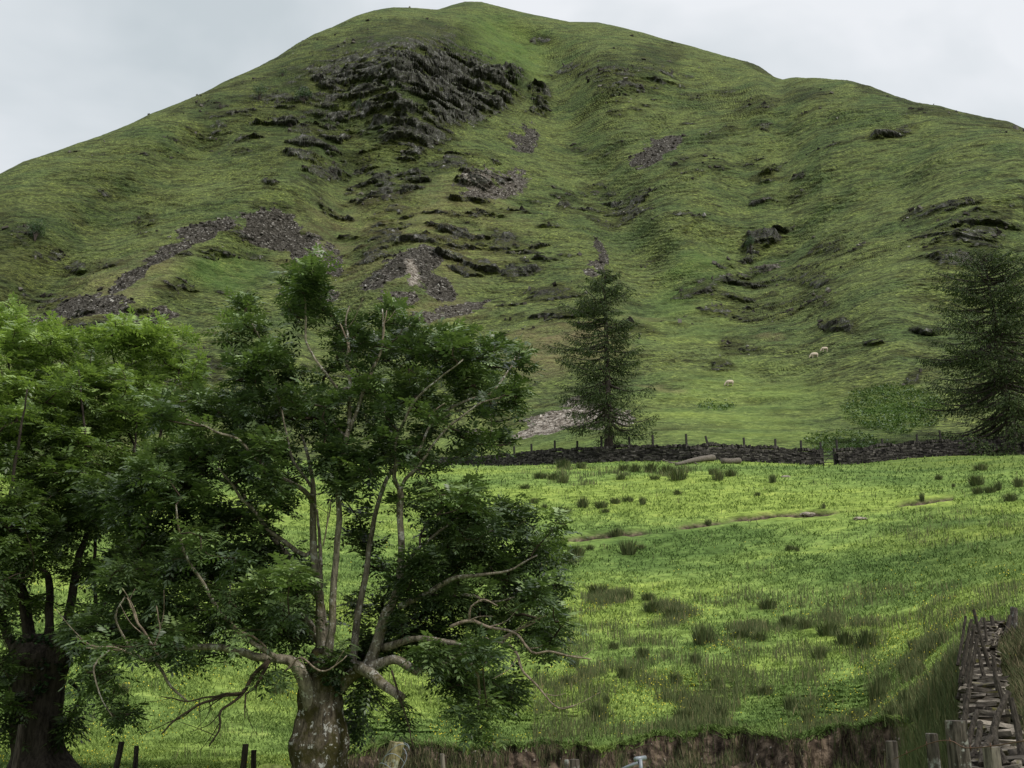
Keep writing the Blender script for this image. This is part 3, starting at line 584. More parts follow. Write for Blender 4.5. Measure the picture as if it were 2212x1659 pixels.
for side in (-1, 1):
    z = 0.03
    while z < Hn:
        h = rnd.uniform(.04, .10); q = 0.2 + rnd.random() * .2
        while q < sN[-1] - .4:
            w = rnd.uniform(.14, .42); d, nrm = frame(q + w / 2); sl_ = (PN(q + w)[2] - PN(q)[2]) / w
            B.add(PN(q + w / 2) - UP * (z + h / 2) + side * nrm * (.13 + .10 * z + rnd.uniform(-.035, .045)), d + UP * (sl_ + rnd.uniform(-.06, .06)), nrm, UP, (w * .95, .26, h * .86), 0.16); q += w
        z += h
q = 0.2
while q < sN[-1] - .4:                             # flat overlapping slabs across the top
    d, nrm = frame(q); w = rnd.uniform(.10, .26); lean = rnd.uniform(-.28, .10)
    Cp.add(PN(q) + UP * rnd.uniform(-.06, .13) + nrm * rnd.uniform(-.13, .13), d * 1.0 + UP * lean + nrm * rnd.uniform(-.25, .25), nrm + UP * rnd.uniform(-.18, .18), UP - d * lean, (w, rnd.uniform(.16, .42), rnd.uniform(.025, .06)), 0.3); q += rnd.uniform(.025, .055)
B.build('stone_face', m_nearstone, nwall); Cp.build('capping_slab', m_nearstone, nwall); core.build('core', m_farstone, nwall)
def stick(p0, p1, r, name='wooden_stake', label='', cat='stake', group=None, mat=None, lump=.08):
    p0, p1 = np.array(p0), np.array(p1); mid_ = (p0 + p1) / 2 + np.array([rnd.uniform(-.03, .03), rnd.uniform(-.02, .02), 0])
    T = Tubes(); T.add(spline([p0, mid_, p1], .12), np.linspace(r * 1.12, r * .85, len(spline([p0, mid_, p1], .12))), 8, lump=lump, seed=rnd.random() * 50)
    o = T.build(name, mat or m_stake, None, False); o.location = tuple(p0); o.data.transform(Matrix.Translation(-Vector(p0))); tag(o, label, cat, group); return o
# bottoms and tops traced; each at its own depth along the wall
STK = [((2068, 1432), (2086, 1331), 21.5, 'left'), ((2072, 1470), (2099, 1338), 19.5, 'left'), ((2070, 1500), (2096, 1345), 18.0, 'left'), ((2074, 1545), (2104, 1352), 16.5, 'left'), ((2088, 1510), (2113, 1372), 16.0, 'left'), ((2075, 1585), (2084, 1500), 13.0, 'left'), ((2082, 1612), (2094, 1490), 11.8, 'left'), ((2086, 1620), (2112, 1535), 11.2, 'left'), ((2090, 1640), (2117, 1560), 10.6, 'left'),
 ((2103, 1317), (2146, 1468), 18.5, 'right'), ((2109, 1340), (2137, 1425), 20.0, 'right'), ((2113, 1398), (2132, 1480), 17.0, 'right'), ((2126, 1335), (2134, 1425), 24.0, 'right'), ((2151, 1460), (2176, 1560), 13.5, 'right'), ((2146, 1417), (2166, 1530), 15.0, 'right'), ((2183, 1508), (2208, 1652), 10.4, 'right'),
 ((2180, 1496), (2142, 1585), 11.0, 'cross'), ((2145, 1575), (2172, 1640), 9.9, 'cross'), ((2140, 1592), (2122, 1640), 9.8, 'cross'), ((2122, 1335), (2108, 1362), 24.5, 'cross'), ((2141, 1331), (2148, 1372), 28.3, 'far'), ((2182, 1330), (2168, 1372), 29.0, 'far'), ((2187, 1312), (2186, 1378), 29.3, 'farthick'), ((2193, 1314), (2194, 1380), 29.2, 'farthick'), ((2209, 1352), (2192, 1372), 28.8, 'far')]
ORD = ['nearest', 'second nearest', 'third nearest', 'fourth nearest', 'fifth nearest', 'sixth nearest', 'seventh nearest', 'eighth nearest', 'farthest']
SRT = {k_: sorted([q_[2] for q_ in STK if q_[3] == k_]) for k_ in ('left', 'right', 'cross', 'far', 'farthick')}
for (a, c, dp, k) in STK:
    lo, hi = (a, c) if a[1] > c[1] else (c, a)
    s_ = {'left': 0, 'right': 0, 'cross': 0, 'far': 0, 'farthick': 0}[k]
    p0 = at(lo[0], lo[1], dp); p1 = at(hi[0], hi[1], dp + .25)
    r_ = {'left': .030, 'right': .032, 'cross': .034, 'far': .055, 'farthick': .075}[k]
    lab = {'left': 'thin dark stake leaning against the left face of the mossy slate wall', 'right': 'thin dark stake leaning over the right face of the mossy slate wall', 'cross': 'short dark stake lying crossed over the top of the mossy slate wall', 'far': 'slanting stake at the far bend of the mossy slate wall', 'farthick': 'upright grey post at the far bend of the mossy slate wall'}[k]
    lst = SRT[k]; o_ = ORD[lst.index(dp)] if lst.index(dp) < len(lst) - 1 else 'farthest'; lab = lab.replace('thin dark', o_ + ' thin').replace('short dark', o_ + ' short').replace('slanting stake', o_ + ' slanting stake').replace('upright grey post', ('left' if dp > 29.25 else 'right') + ' upright grey post')
    stick(p0 - UP * (.35 if k == 'farthick' else 0.05), p1, r_, 'fence_post' if k == 'farthick' else 'wooden_stake', lab, 'post' if k == 'farthick' else 'stake', {'farthick': 'paired posts at the wall bend'}.get(k, {'left': 'stakes on the left wall face', 'right': 'stakes on the right wall face', 'cross': 'crossed stakes on the wall top', 'far': 'stakes at the wall bend'}.get(k)), m_post if k == 'farthick' else None)
# ------------------------------------------------------------------ near posts and wire along the bottom edge
def post(x, ytop, w, dist, label, name='fence_post', mat=None, lean=0.0, square=True, hgt=1.6, parent=None, lump=.05):
    top = at(x, ytop, dist); r = w / F * dist / 2; base = top - UP * hgt + np.array([lean * -hgt, 0, 0]); n = 12
    pts = spline([base, (base * .35 + top * .65), top - UP * .004, top], .1); rr = np.full(len(pts), r); rr[-1] = r * .78
    T = Tubes(); T.add(pts, rr, n, lump=lump, seed=x); o = T.build(name, mat or m_post, None, False)
    o.location = tuple(base); o.data.transform(Matrix.Translation(-Vector(base))); tag(o, label, 'post'); return o, top
post(1925, 1600, 24, 9.0, 'slim weathered post at the bottom, third from the slate wall', hgt=1.3)
o, tp2 = post(2012, 1584, 25, 8.4, 'weathered post with pale rim, between a slimmer post and the lichened gatepost', hgt=1.3)
o, tp1 = post(2064, 1556, 44, 8.2, 'thick old gatepost capped with pale lichen beside the slate wall', hgt=1.6, lump=.09)
post(2140, 1612, 34, 7.6, 'pale grey lichened post standing in front of the slate wall foot', hgt=1.2, mat=m_log)
post(1241, 1640, 20, 12, 'short dark post stump in front of the earth bank', hgt=1.0)
post(1224, 1641, 9, 12.2, 'thin post beside the short dark stump under the earth bank', hgt=1.0)
o, tps = post(858, 1603, 30, 9.0, 'split pale leaning post wound with wire beside the central ash trunk', mat=m_split, lean=.28, hgt=1.2, lump=.1)
post(955, 1628, 9, 9.6, 'thin pale stick behind the split leaning post', hgt=1.0, mat=m_log, lean=-.1)
post(263, 1602, 12, 21.5, 'slim dark stake between the two ash trunks, taller of the left pair', 'wooden_stake', m_stake, .12)
post(295, 1611, 10, 22.0, 'slim dark stake between the two ash trunks, shorter of the left pair', 'wooden_stake', m_stake, -.03)
post(531, 1607, 13, 21.0, 'dark stake just left of the central ash trunk, taller of the right pair', 'wooden_stake', m_stake, .05)
post(548, 1620, 11, 21.6, 'dark stake just left of the central ash trunk, shorter of the right pair', 'wooden_stake', m_stake, -.05)
post(47, 1565, 14, 20.5, 'dark stake leaning beside the foot of the left ash trunk', 'wooden_stake', m_stake, .04)
post(290, 1650, 10, 12, 'low dark stick at the bottom edge left of the stake pair', 'wooden_stake', m_stake, -.3) if False else None
# barbed wire
T = Tubes()
wp = [at(1930, 1640, 8.8), at(2008, 1606, 8.25), at(2052, 1600, 8.0), at(2085, 1615, 7.8), at(2140, 1612, 7.4), at(2215, 1600, 7.0)]
sp = spline(wp, .05); T.add(sp, .004, 4)
for k in range(4, len(sp) - 4, 6):
    for a in (0, 1.3):
        v = np.array([math.sin(a) * .3, .2, math.cos(a)]) * .02; T.add([sp[k] - v, sp[k] + v], .003, 3)
bw = T.build('barbed_wire', m_rust); tag(bw, 'rusty barbed wire strung across the bottom right posts', 'wire')
T = Tubes()
for k in range(7):
    c = tps - UP * (.06 + .07 * k) + np.array([-.02 * k, 0, 0]); a = np.linspace(0, 6.2, 20); rr = .075 + .02 * rnd.random()
    T.add(np.stack([c[0] + rr * np.cos(a), c[1] + rr * np.sin(a), c[2] + .05 * np.sin(a * 1.5 + k)], -1), .003, 4)
T.add(spline([tps, tps + np.array([.08, -.02, -.1]), tps + np.array([.02, -.05, -.3]), tps + np.array([.18, -.02, -.6])], .03), .003, 4)
T.add(spline([tps, tps + np.array([-.12, -.02, -.25]), tps + np.array([-.2, -.05, -.6])], .03), .003, 4)
cw = T.build('wire_coil', m_galv); tag(cw, 'loose coils of thin grey wire wound round the split leaning post', 'wire')
T = Tubes(); A0 = at(1330, 1668, 7.0); A1 = at(1378, 1647, 6.9); T.add([A0, A1], .010, 8); T.add([at(1372, 1640, 6.9), at(1394, 1637, 6.95)], .014, 8); T.add([at(1383, 1640, 6.9), at(1387, 1690, 6.9)], .012, 8)
gb_ = T.build('gate_latch', m_galv); tag(gb_, 'blue grey galvanised metal rod and latch at the bottom edge', 'latch')
# ------------------------------------------------------------------ fallen tree trunk near the far wall
lg = empty('fallen_log', hit(1500, 1003)); tag(lg, 'bleached fallen tree trunk with broken limbs on grass before the far wall', 'log')
p0, p1 = hit(1460, 1006), hit(1541, 1000); T = Tubes(); T.add(spline([p0 + UP * .1, (p0 + p1) / 2 + UP * .35, p1 + UP * .45], .3), np.linspace(.12, .30, len(spline([p0 + UP * .1, (p0 + p1) / 2 + UP * .35, p1 + UP * .45], .3))), 10, lump=.12, seed=3); T.build('trunk', m_log, lg)
for (x0, y0, x1, y1) in [(1470, 1004, 1437, 1000), (1456, 1004, 1430, 993), (1500, 1003, 1518, 1010), (1438, 1000, 1432, 991)]:
    a, c = hit(x0, y0), at(x1, y1, hit(x0, y0)[1]); T = Tubes(); T.add([a + UP * .15, c], [.06, .03], 6); T.build('broken_limb', m_log, lg)
p0, p1 = hit(1560, 1002), hit(1598, 1002); T = Tubes(); T.add(spline([p0 + UP * .25, (p0 + p1) / 2 + UP * .22, p1 + UP * .28], .3), [.14, .2, .24, .25, .24, .26, .22][:len(spline([p0 + UP * .25, (p0 + p1) / 2 + UP * .22, p1 + UP * .28], .3))] if False else .24, 10, lump=.12, seed=8)
o = T.build('fallen_log', m_log); tag(o, 'short bleached log lying right of the long fallen trunk', 'log')
for (x, y, s_, lab) in [(1744, 1113, .5, 'pale flat boulder beside the little ditch in the pasture'), (1858, 1122, .4, 'small pale boulder right of the flat one near the ditch'), (1696, 1031, .35, 'small whitish stone below the far wall near a rush clump'), (2089, 1606, .0, '')]:
    if not s_: continue
    p = hit(x, y); bm = bmesh.new(); bmesh.ops.create_icosphere(bm, subdivisions=3, radius=1)
    V = np.array([v.co for v in bm.verts]); nz = 1 + 0.35 * fbm(V + x, 1.0, 3); V = V * nz[:, None] * np.array([s_, s_ * .7, s_ * .38])
    Fv = np.array([[v.index for v in f.verts] for f in bm.faces]); bm.free()
    o = mesh('boulder', V, None, Fv, m_log if False else m_nearstone, attrs={'rnd': np.full(len(V), .95)}); o.location = tuple(p); tag(o, lab, 'boulder')
# ------------------------------------------------------------------ ash pollards
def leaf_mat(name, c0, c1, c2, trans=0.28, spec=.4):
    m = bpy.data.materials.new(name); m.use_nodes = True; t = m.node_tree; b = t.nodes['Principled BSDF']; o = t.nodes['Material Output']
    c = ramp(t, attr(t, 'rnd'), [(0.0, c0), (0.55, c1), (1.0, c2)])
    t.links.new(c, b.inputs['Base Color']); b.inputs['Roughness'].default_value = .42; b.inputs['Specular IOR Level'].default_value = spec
    tr = t.nodes.new('ShaderNodeBsdfTranslucent'); t.links.new(mixc(t, 1.0, c, (1.25, 1.3, .75), 'MULTIPLY'), tr.inputs[0])
    mx = t.nodes.new('ShaderNodeMixShader'); mx.inputs[0].default_value = trans; t.links.new(b.outputs[0], mx.inputs[1]); t.links.new(tr.outputs[0], mx.inputs[2]); t.links.new(mx.outputs[0], o.inputs[0]); return m
m_leafB = leaf_mat('ash_leaf', (0.024, 0.042, 0.016), (0.078, 0.122, 0.040), (0.19, 0.265, 0.085), .2)
m_leafA = leaf_mat('yellow_green_ash_leaf', (0.026, 0.042, 0.014), (0.098, 0.152, 0.038), (0.26, 0.36, 0.09), .32)
m_ivy = leaf_mat('ivy_leaf', (0.008, 0.020, 0.007), (0.018, 0.042, 0.012), (0.05, 0.10, 0.03), .1)
def bark_mat(name, c0, c1, lich, moss, amt, mamt):
    m, t, b = material(name, 0.95, 0.1); p = geo(t)
    c = ramp(t, noise_tex(t, 5, 6, 0.7, p, (3, 3, .8)), [(0.36, c0), (0.6, c1)])
    c = mixc(t, ramp(t, noise_tex(t, 2.4, 5, 0.7, p), [(0.60 - mamt, 0), (0.66 - mamt * .8, .9)]), c, moss)
    c = mixc(t, ramp(t, noise_tex(t, 6.5, 6, 0.75, p), [(0.60 - amt, 0), (0.63 - amt, .9)]), c, lich)
    t.links.new(c, b.inputs['Base Color']); bump(t, b, noise_tex(t, 7, 6, 0.7, p, (3, 3, 1)), 1.0, 0.05); return m
m_barkB = bark_mat('pale_ash_bark', (0.07, 0.058, 0.042), (0.28, 0.245, 0.185), (0.48, 0.46, 0.41), (0.085, 0.075, 0.025), .04, .02)
m_bole = bark_mat('mossy_ash_bole', (0.028, 0.022, 0.016), (0.15, 0.125, 0.09), (0.50, 0.49, 0.46), (0.05, 0.045, 0.014), .03, .12)
m_barkA = bark_mat('dark_ash_bark', (0.014, 0.011, 0.009), (0.055, 0.045, 0.036), (0.11, 0.10, 0.09), (0.03, 0.028, 0.012), -.06, .0)
m_dead = bark_mat('bare_dead_branch', (0.10, 0.075, 0.055), (0.30, 0.24, 0.18), (0.40, 0.36, 0.32), (0.12, 0.10, 0.05), .0, -.05)
m_twig, t_, b_ = material('dark_twig', .9, .1); b_.inputs['Base Color'].default_value = (.045, .034, .024, 1)
def leaves_mesh(rs, pts, dirv, size, npairs=4, droop=.35, bright=None, wid=0.36):
    """compound ash leaves: a stalk curve with paired leaflets, each leaflet a bent diamond"""
    n = len(pts); dirv = dirv / np.linalg.norm(dirv, axis=1)[:, None]; L_ = size * rs.uniform(.7, 1.25, n)
    side = np.cross(dirv, UP); side /= np.linalg.norm(side, axis=1)[:, None] + 1e-6
    roll = rs.uniform(-.45, .45, n)[:, None]; upv = np.cross(side, dirv); side = side * np.cos(roll) + upv * np.sin(roll); upv = np.cross(side, dirv)
    Vs = []; Rs = []; lr = rs.uniform(0, 1, n) if bright is None else np.clip(bright + rs.uniform(-.28, .28, n), 0, 1)
    for k in range(npairs):
        f = (k + .8) / (npairs + .3); c = pts + dirv * (L_ * f)[:, None] - UP * (L_ * droop * f * f)[:, None]
        for s in (-1, 1):
            ll = L_ * wid * 1.12 * (1 - .35 * abs(f - .5)) * rs.uniform(.8, 1.2, n); d = side * s + dirv * .55 + upv * rs.uniform(-.35, .1, n)[:, None] - UP * .25; d /= np.linalg.norm(d, axis=1)[:, None]
            w = np.cross(d, upv); w /= np.linalg.norm(w, axis=1)[:, None] + 1e-6; w = w * (ll * .19)[:, None]; tip = c + d * ll[:, None]; m_ = c + d * (ll * .45)[:, None]
            Vs.append(np.stack([c, m_ + w, tip, m_ - w], 1)); Rs.append(np.clip(lr + rs.uniform(-.12, .12, n), 0, 1))
    f = 1.0; c = pts + dirv * (L_ * .95)[:, None] - UP * (L_ * droop * .9)[:, None]; ll = L_ * wid; d = dirv - UP * .6; d /= np.linalg.norm(d, axis=1)[:, None]; w = side * (ll * .2)[:, None]
    Vs.append(np.stack([c, c + d * (ll * .45)[:, None] + w, c + d * ll[:, None], c + d * (ll * .45)[:, None] - w], 1)); Rs.append(lr)
    V = np.concatenate(Vs).reshape(-1, 3); return V, np.arange(len(V)).reshape(-1, 4), np.repeat(np.concatenate(Rs), 4)
def grow(rs, nodes, ndir, targets, step=.16):
    """attach every target point to the growing skeleton, nearest first; returns node arrays, parent links"""
    N0 = len(nodes); P_ = [nodes]; par = [np.full(N0, -1)]; cnt = N0; allP = np.zeros((N0 + len(targets) * 14 + 100, 3)); allP[:N0] = nodes
    allpar = np.full(len(allP), -1); tipid = np.full(len(targets), -1)
    d2 = np.full(len(targets), 1e9); who = np.zeros(len(targets), int)
    for k in range(0, N0, 400):
        D_ = np.linalg.norm(targets[:, None] - nodes[None, k:k + 400], axis=2); D_ = D_ + np.maximum(0, nodes[None, k:k + 400, 2] - targets[:, None, 2]) * .6
        j = D_.argmin(1); v = D_[np.arange(len(targets)), j]; m = v < d2; d2[m] = v[m]; who[m] = k + j[m]
    alive = np.ones(len(targets), bool)
    for _ in range(len(targets)):
        i = np.where(alive, d2, 1e9).argmin(); alive[i] = False; a = allP[who[i]]; b_ = targets[i]; L0 = np.linalg.norm(b_ - a); n = max(1, min(12, int(L0 / step)))
        bend = rs.normal(0, .10, 3) * L0 + np.array([0, 0, -.10 * L0]); new = []
        for k in range(1, n + 1):
            f = k / n; new.append(a * (1 - f) + b_ * f + bend * math.sin(math.pi * f))
        new = np.array(new); ids = np.arange(cnt, cnt + n); allP[ids] = new; allpar[ids] = np.concatenate([[who[i]], ids[:-1]]); cnt += n; tipid[i] = ids[-1]
        D_ = np.linalg.norm(targets[:, None] - new[None], axis=2); D_ = D_ + np.maximum(0, new[None, :, 2] - targets[:, None, 2]) * .6
        j = D_.argmin(1); v = D_[np.arange(len(targets)), j] * 1.02 + .0; m = (v < d2) & alive; d2[m] = v[m]; who[m] = ids[j[m]]
    return allP[:cnt], allpar[:cnt], tipid, N0
def make_ash(name, label, root_xy, bole, limbs, clumps, seed, leafm, barkm, bolem, nT, Y0, leaf_size=.26, per=7, dead=(), bright_top=None, twigm=None, lv_pairs=4):
    rs = np.random.RandomState(seed)
    root = empty(name, root_xy); tag(root, label, 'tree')
    # bole
    bp = np.array([(*at(x, y, Y0), w / F * Y0 / 2) for x, y, w in bole]); bp = spline(bp, .07)
    V, q4, q3 = tube(bp[:, :3], bp[:, 3], 40, lump=.14, seed=seed)
    c_ = np.repeat(bp[:, :3], 40, 0); a_ = np.arctan2(V[:len(c_), 1] - c_[:, 1], V[:len(c_), 0] - c_[:, 0])
    flute = 1 + .05 * np.sin(a_ * 5 + c_[:, 2] * 1.3) + .03 * np.sin(a_ * 11 - c_[:, 2] * 2); V[:len(c_)] = c_ + (V[:len(c_)] - c_) * flute[:, None]
    fine = fbm(V, .12, 3, seed) * .03 ; dv = V - np.concatenate([c_, V[-2:]]); dv /= np.linalg.norm(dv, axis=1)[:, None] + 1e-6; V = V + dv * fine[:, None]
    mesh('trunk', local(V, root), q4, q3, bolem, root, True)
    nodes = []; lastd = {}
    for li, lb in enumerate(limbs):
        pts = lb['p']; n = len(pts); dd0, dd1 = lb.get('d', (0, rs.uniform(-1.6, 1.6)))
        arr = []
        for k, (x, y, w) in enumerate(pts):
            dep = Y0 + dd0 + (dd1 - dd0) * k / max(1, n - 1); arr.append((*at(x, y, dep), w / F * dep / 2))
        sp = spline(np.array(arr), .10); sp[:, :3] += np.stack([fbm(sp[:, :3], .5, 2, li * 3.1 + k) * .035 for k in range(3)], 1)
        V, q4, q3 = tube(sp[:, :3], np.maximum(sp[:, 3], .005), 10, lump=.06, seed=li)
        mesh('limb', local(V, root), q4, q3, lb.get('m', barkm), root, True)
        nodes.append(sp[::2, :3][2:])
    for lb in dead:
        pts = lb['p']; dd0, dd1 = lb.get('d', (-1, -1.5)); n = len(pts); T = Tubes()
        arr = np.array([(*at(x, y, Y0 + dd0 + (dd1 - dd0) * k / (n - 1)), w / F * Y0 / 2) for k, (x, y, w) in enumerate(pts)]); sp = spline(arr, .08)
        sp[:, :3] += np.stack([fbm(sp[:, :3], .35, 2, 60 + k) * .04 for k in range(3)], 1); T.add(sp[:, :3], np.maximum(sp[:, 3], .004), 7, lump=.06)
        for k in range(4, len(sp) - 2, max(3, int(len(sp) / lb.get('n', 5)))):
            v = sp[k + 1, :3] - sp[k, :3]; v /= np.linalg.norm(v); v = v + rs.normal(0, .55, 3) + UP * lb.get('up', .3); v /= np.linalg.norm(v); L0 = rs.uniform(.25, .7)
            tp = [sp[k, :3], sp[k, :3] + v * L0 * .5 + rs.normal(0, .03, 3), sp[k, :3] + v * L0 + UP * .06]; s2_ = spline(tp, .07); T.add(s2_, np.linspace(sp[k, 3] * .55, .004, len(s2_)), 5)
        T.build('dead_branch', lb.get('m', m_dead), root)
    nodes = np.concatenate(nodes)
    # targets
    area = np.array([c[2] * c[3] * (c[4] if len(c) > 4 else 1) for c in clumps]); cntt = np.maximum(8, (area / area.sum() * nT)).astype(int)
    T_ = []; Br = []
    for (c, k) in zip(clumps, cntt):
        cx, cy, rx, ry = c[:4]; dsp = rs.uniform(-1.2, 1.9) if len(c) < 6 else c[5]
        kc = max(1, int(round(k / 4.5))); own = rs.randint(0, kc, k); r_ = (rs.uniform(0, 1, kc) ** .5)[own]; a = rs.uniform(0, 2 * np.pi, kc)[own]; dep = Y0 + dsp + rs.normal(0, .5 + min(rx, ry) / F * Y0 * .8, kc)[own] + rs.normal(0, .13, k)
        stem_zone = (seed == 5) and (630 < cx < 900) and (930 < cy < 1420) or (seed == 5 and 640 < cx < 870 and 640 < cy <= 930)
        if stem_zone: dep = np.where((rs.rand(kc) < (1.0 if cy > 1060 else .75))[own], Y0 + .5 + np.abs(dep - Y0 - dsp) * .8 + .5 * rs.rand(k), Y0 - .7 - .6 * rs.rand(k))
        xx = cx + rx * r_ * np.cos(a) + rs.normal(0, 11, k); yy = cy + ry * r_ * np.sin(a) + rs.normal(0, 10, k); T_.append(at(xx, yy, dep)); Br.append(.45 - .5 * (yy - cy) / ry)  # lit clump tops put into the leaf colour: lighter toward each clump's top
    T_ = np.concatenate(T_); Br = np.concatenate(Br)
    A, par, tip, N0 = grow(rs, nodes, None, T_)
    # radii by the number of tips carried
    load = np.zeros(len(A)); load[tip] += 1
    for k in range(len(A) - 1, N0 - 1, -1):
        if par[k] >= 0: load[par[k]] += load[k]
    rad = .0042 * np.maximum(load, 1) ** .42 + .0015
    # draw as strands between branchings
    kids = {}
    for k in range(N0, len(A)): kids.setdefault(par[k], []).append(k)
    T = Tubes(); started = set()
    heads = [k for k in range(N0, len(A)) if par[k] < N0]
    stack = heads[:]
    while stack:
        h = stack.pop(); chain = [par[h], h]; k = h
        while k in kids:
            ks = sorted(kids[k], key=lambda z: -load[z]); stack.extend(ks[1:]); k = ks[0]; chain.append(k)
        rr = rad[chain].copy(); rr[0] = rad[h]
        if len(chain) >= 2: T.add(A[chain], rr, 4, cap=False)
    T.build('branchwork', twigm or m_twig, root)
    # leaves round every tip and along the last twigs
    base = []; dr = []; br = []
    ctr = np.array([T_[:, 0].mean(), Y0, np.percentile(T_[:, 2], 30)])
    tips = A[tip]; back = A[np.maximum(par[tip], 0)]; td = tips - back; td /= np.linalg.norm(td, axis=1)[:, None] + 1e-6
    for k in range(per):
        f = rs.uniform(0, 1, len(tips))[:, None]; jit = rs.normal(0, .06, tips.shape); b0 = tips * f + back * (1 - f) + jit
        outw = rs.normal(0, .75, tips.shape); outw[:, 2] = outw[:, 2] * .45 + .25; v = td * .5 + outw + (tips - ctr) * .05
        base.append(b0); dr.append(v); br.append(Br)
    base = np.concatenate(base); dr = np.concatenate(dr); br = np.concatenate(br)
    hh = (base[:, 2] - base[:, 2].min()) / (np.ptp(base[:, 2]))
    if bright_top is not None: br = br * .5 + bright_top * sstep(hh, .3, 1.0)  # light from above painted into the leaves, brighter up the crown
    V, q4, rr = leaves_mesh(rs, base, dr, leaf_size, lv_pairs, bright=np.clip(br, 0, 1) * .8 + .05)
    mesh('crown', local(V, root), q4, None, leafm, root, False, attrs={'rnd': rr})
    return root
S_ = lambda *p: [tuple(x) for x in p]
limbsB = [
 dict(p=[(672,1530,32),(662,1478,33),(645,1446,28),(624,1427,22),(581,1419,18),(546,1416,18),(530,1409,17),(479,1399,15),(428,1398,13),(387,1404,12),(342,1423,11),(308,1423,9),(280,1410,8),(239,1401,6),(185,1400,3)], d=(-.2,-1.6)),
 dict(p=[(700,1440,26),(692,1350,19),(686,1262,17),(679,1200,16),(676,1130,15),(675,1076,14),(674,1031,9),(663,978,7),(651,940,4)], d=(.0,-.3)),
 dict(p=[(676,1085,12),(655,1060,11),(618,1036,10),(589,1017,8),(548,986,7),(511,948,6),(466,932,5),(433,916,3)], d=(-.2,-1.8)),
 dict(p=[(672,1050,7),(638,1006,6),(626,973,5),(618,930,4),(600,850,4),(575,790,4),(560,730,4),(540,690,3)], d=(-.2,.6)),
 dict(p=[(705,1440,18),(697,1330,11),(693,1240,10),(690,1160,7),(684,1100,4)], d=(.3,.8)),
 dict(p=[(708,1420,24),(715,1370,17),(718,1291,15),(722,1234,14),(727,1181,13),(733,1127,13),(731,1060,12),(737,1010,12),(747,949,11),(754,928,11)], d=(-.3,-.9)),
 dict(p=[(754,928,9),(754,854,9),(757,829,8),(751,776,7),(753,743,6),(747,694,4),(756,660,3)], d=(-.9,-.7)),
 dict(p=[(757,835,6),(733,842,6),(708,813,6),(675,764,5),(661,735,5),(660,690,5),(660,640,4),(662,590,3)], d=(-.8,-1.3)),
 dict(p=[(754,932,9),(770,891,8),(786,842,8),(807,792,7),(823,760,6),(829,710,4),(825,665,3)], d=(-.9,-1.2)),
 dict(p=[(748,945,6),(715,905,5),(690,880,4),(660,850,3)], d=(-.9,.4)),
 dict(p=[(757,1450,26),(764,1400,18),(770,1348,16),(781,1291,14),(790,1245,13),(795,1209,12),(800,1163,11),(813,1105,10),(829,1047,9),(856,1006,8),(889,973,7),(922,941,6),(950,910,5),(1010,880,4),(1080,870,3)], d=(.1,.8)),
 dict(p=[(785,1460,32),(812,1400,24),(830,1330,22),(850,1298,19),(862,1255,16),(866,1198,15),(865,1127,14),(865,1070,14),(863,1052,12)], d=(-.1,-.5)),
 dict(p=[(863,1056,10),(852,1030,9),(856,995,8),(855,953,7),(868,920,6),(888,875,6),(918,842,5),(955,813,4),(1000,776,3)], d=(-.5,-1.6)),
 dict(p=[(866,1060,9),(876,1037,8),(897,1015,7),(922,982,6),(943,953,5),(980,915,5),(1030,875,4),(1080,860,3)], d=(-.5,-1.0)),
 dict(p=[(900,985,6),(940,905,5),(1010,865,6),(1060,850,5),(1100,800,4),(1112,770,3)], d=(-.4,.2)),
 dict(p=[(728,1490,30),(760,1460,27),(795,1443,24),(849,1424,19),(874,1432,19),(902,1450,17),(920,1436,14),(938,1436,12),(966,1434,10),(984,1421,9),(1020,1412,7),(1060,1440,5)], d=(-.1,-1.2)),
 dict(p=[(770,1440,24),(798,1452,23),(824,1476,22),(852,1497,20),(868,1506,19)], d=(-.4,-1.2)),
 dict(p=[(830,1400,18),(852,1394,16),(895,1380,13),(940,1382,13),(984,1391,11),(1023,1394,10),(1041,1380,9),(1073,1384,8)], d=(-.2,-1.4)),
 dict(p=[(860,1310,14),(890,1298,13),(920,1282,12),(956,1262,11),(991,1248,9),(1040,1243,7),(1100,1232,5),(1160,1200,3)], d=(-.3,-.9)),
 dict(p=[(900,1290,9),(950,1286,8),(1016,1286,7),(1060,1300,5),(1110,1290,3)], d=(-.3,.5)),
 dict(p=[(870,1235,9),(880,1215,8),(897,1192,8),(924,1170,7),(956,1143,6),(1002,1109,4),(1040,1080,3)], d=(-.5,-.8)),
 dict(p=[(874,1260,7),(905,1200,6),(910,1150,5),(940,1110,3)], d=(-.4,1.0)),
 dict(p=[(700,1400,22),(655,1330,17),(625,1290,15),(575,1286,13),(547,1263,12),(513,1256,10),(475,1242,8),(430,1225,5)], d=(.2,.7)),
 dict(p=[(705,1390,20),(690,1300,16),(650,1240,14),(619,1198,13),(595,1170,12),(564,1126,11),(540,1091,10),(510,1050,8),(457,1028,7),(402,1021,5),(350,1010,3)], d=(.3,1.2)),
 dict(p=[(684,1180,9),(660,1200,10),(640,1190,10),(600,1160,10),(581,1149,9),(563,1123,8),(541,1094,8),(523,1079,7),(504,1050,6),(470,1010,4)], d=(0,-1.0)),
 dict(p=[(600,1422,12),(520,1370,9),(469,1314,8),(438,1256,7),(417,1225,7),(397,1191,6),(385,1140,5),(380,1090,3)], d=(-.9,-1.9)),
 dict(p=[(325,1420,8),(349,1451,7),(369,1485,6),(404,1516,4)], d=(-1.3,-1.0)),
 dict(p=[(300,1423,6),(270,1380,5),(250,1330,4),(270,1290,3)], d=(-1.5,-2.0)),
 dict(p=[(240,1401,5),(205,1440,4),(215,1500,3),(245,1550,2)], d=(-1.6,-1.8)),
 dict(p=[(1000,1415,8),(1030,1450,6),(1035,1500,5),(1030,1550,3)], d=(-1.2,-1.6)),
]
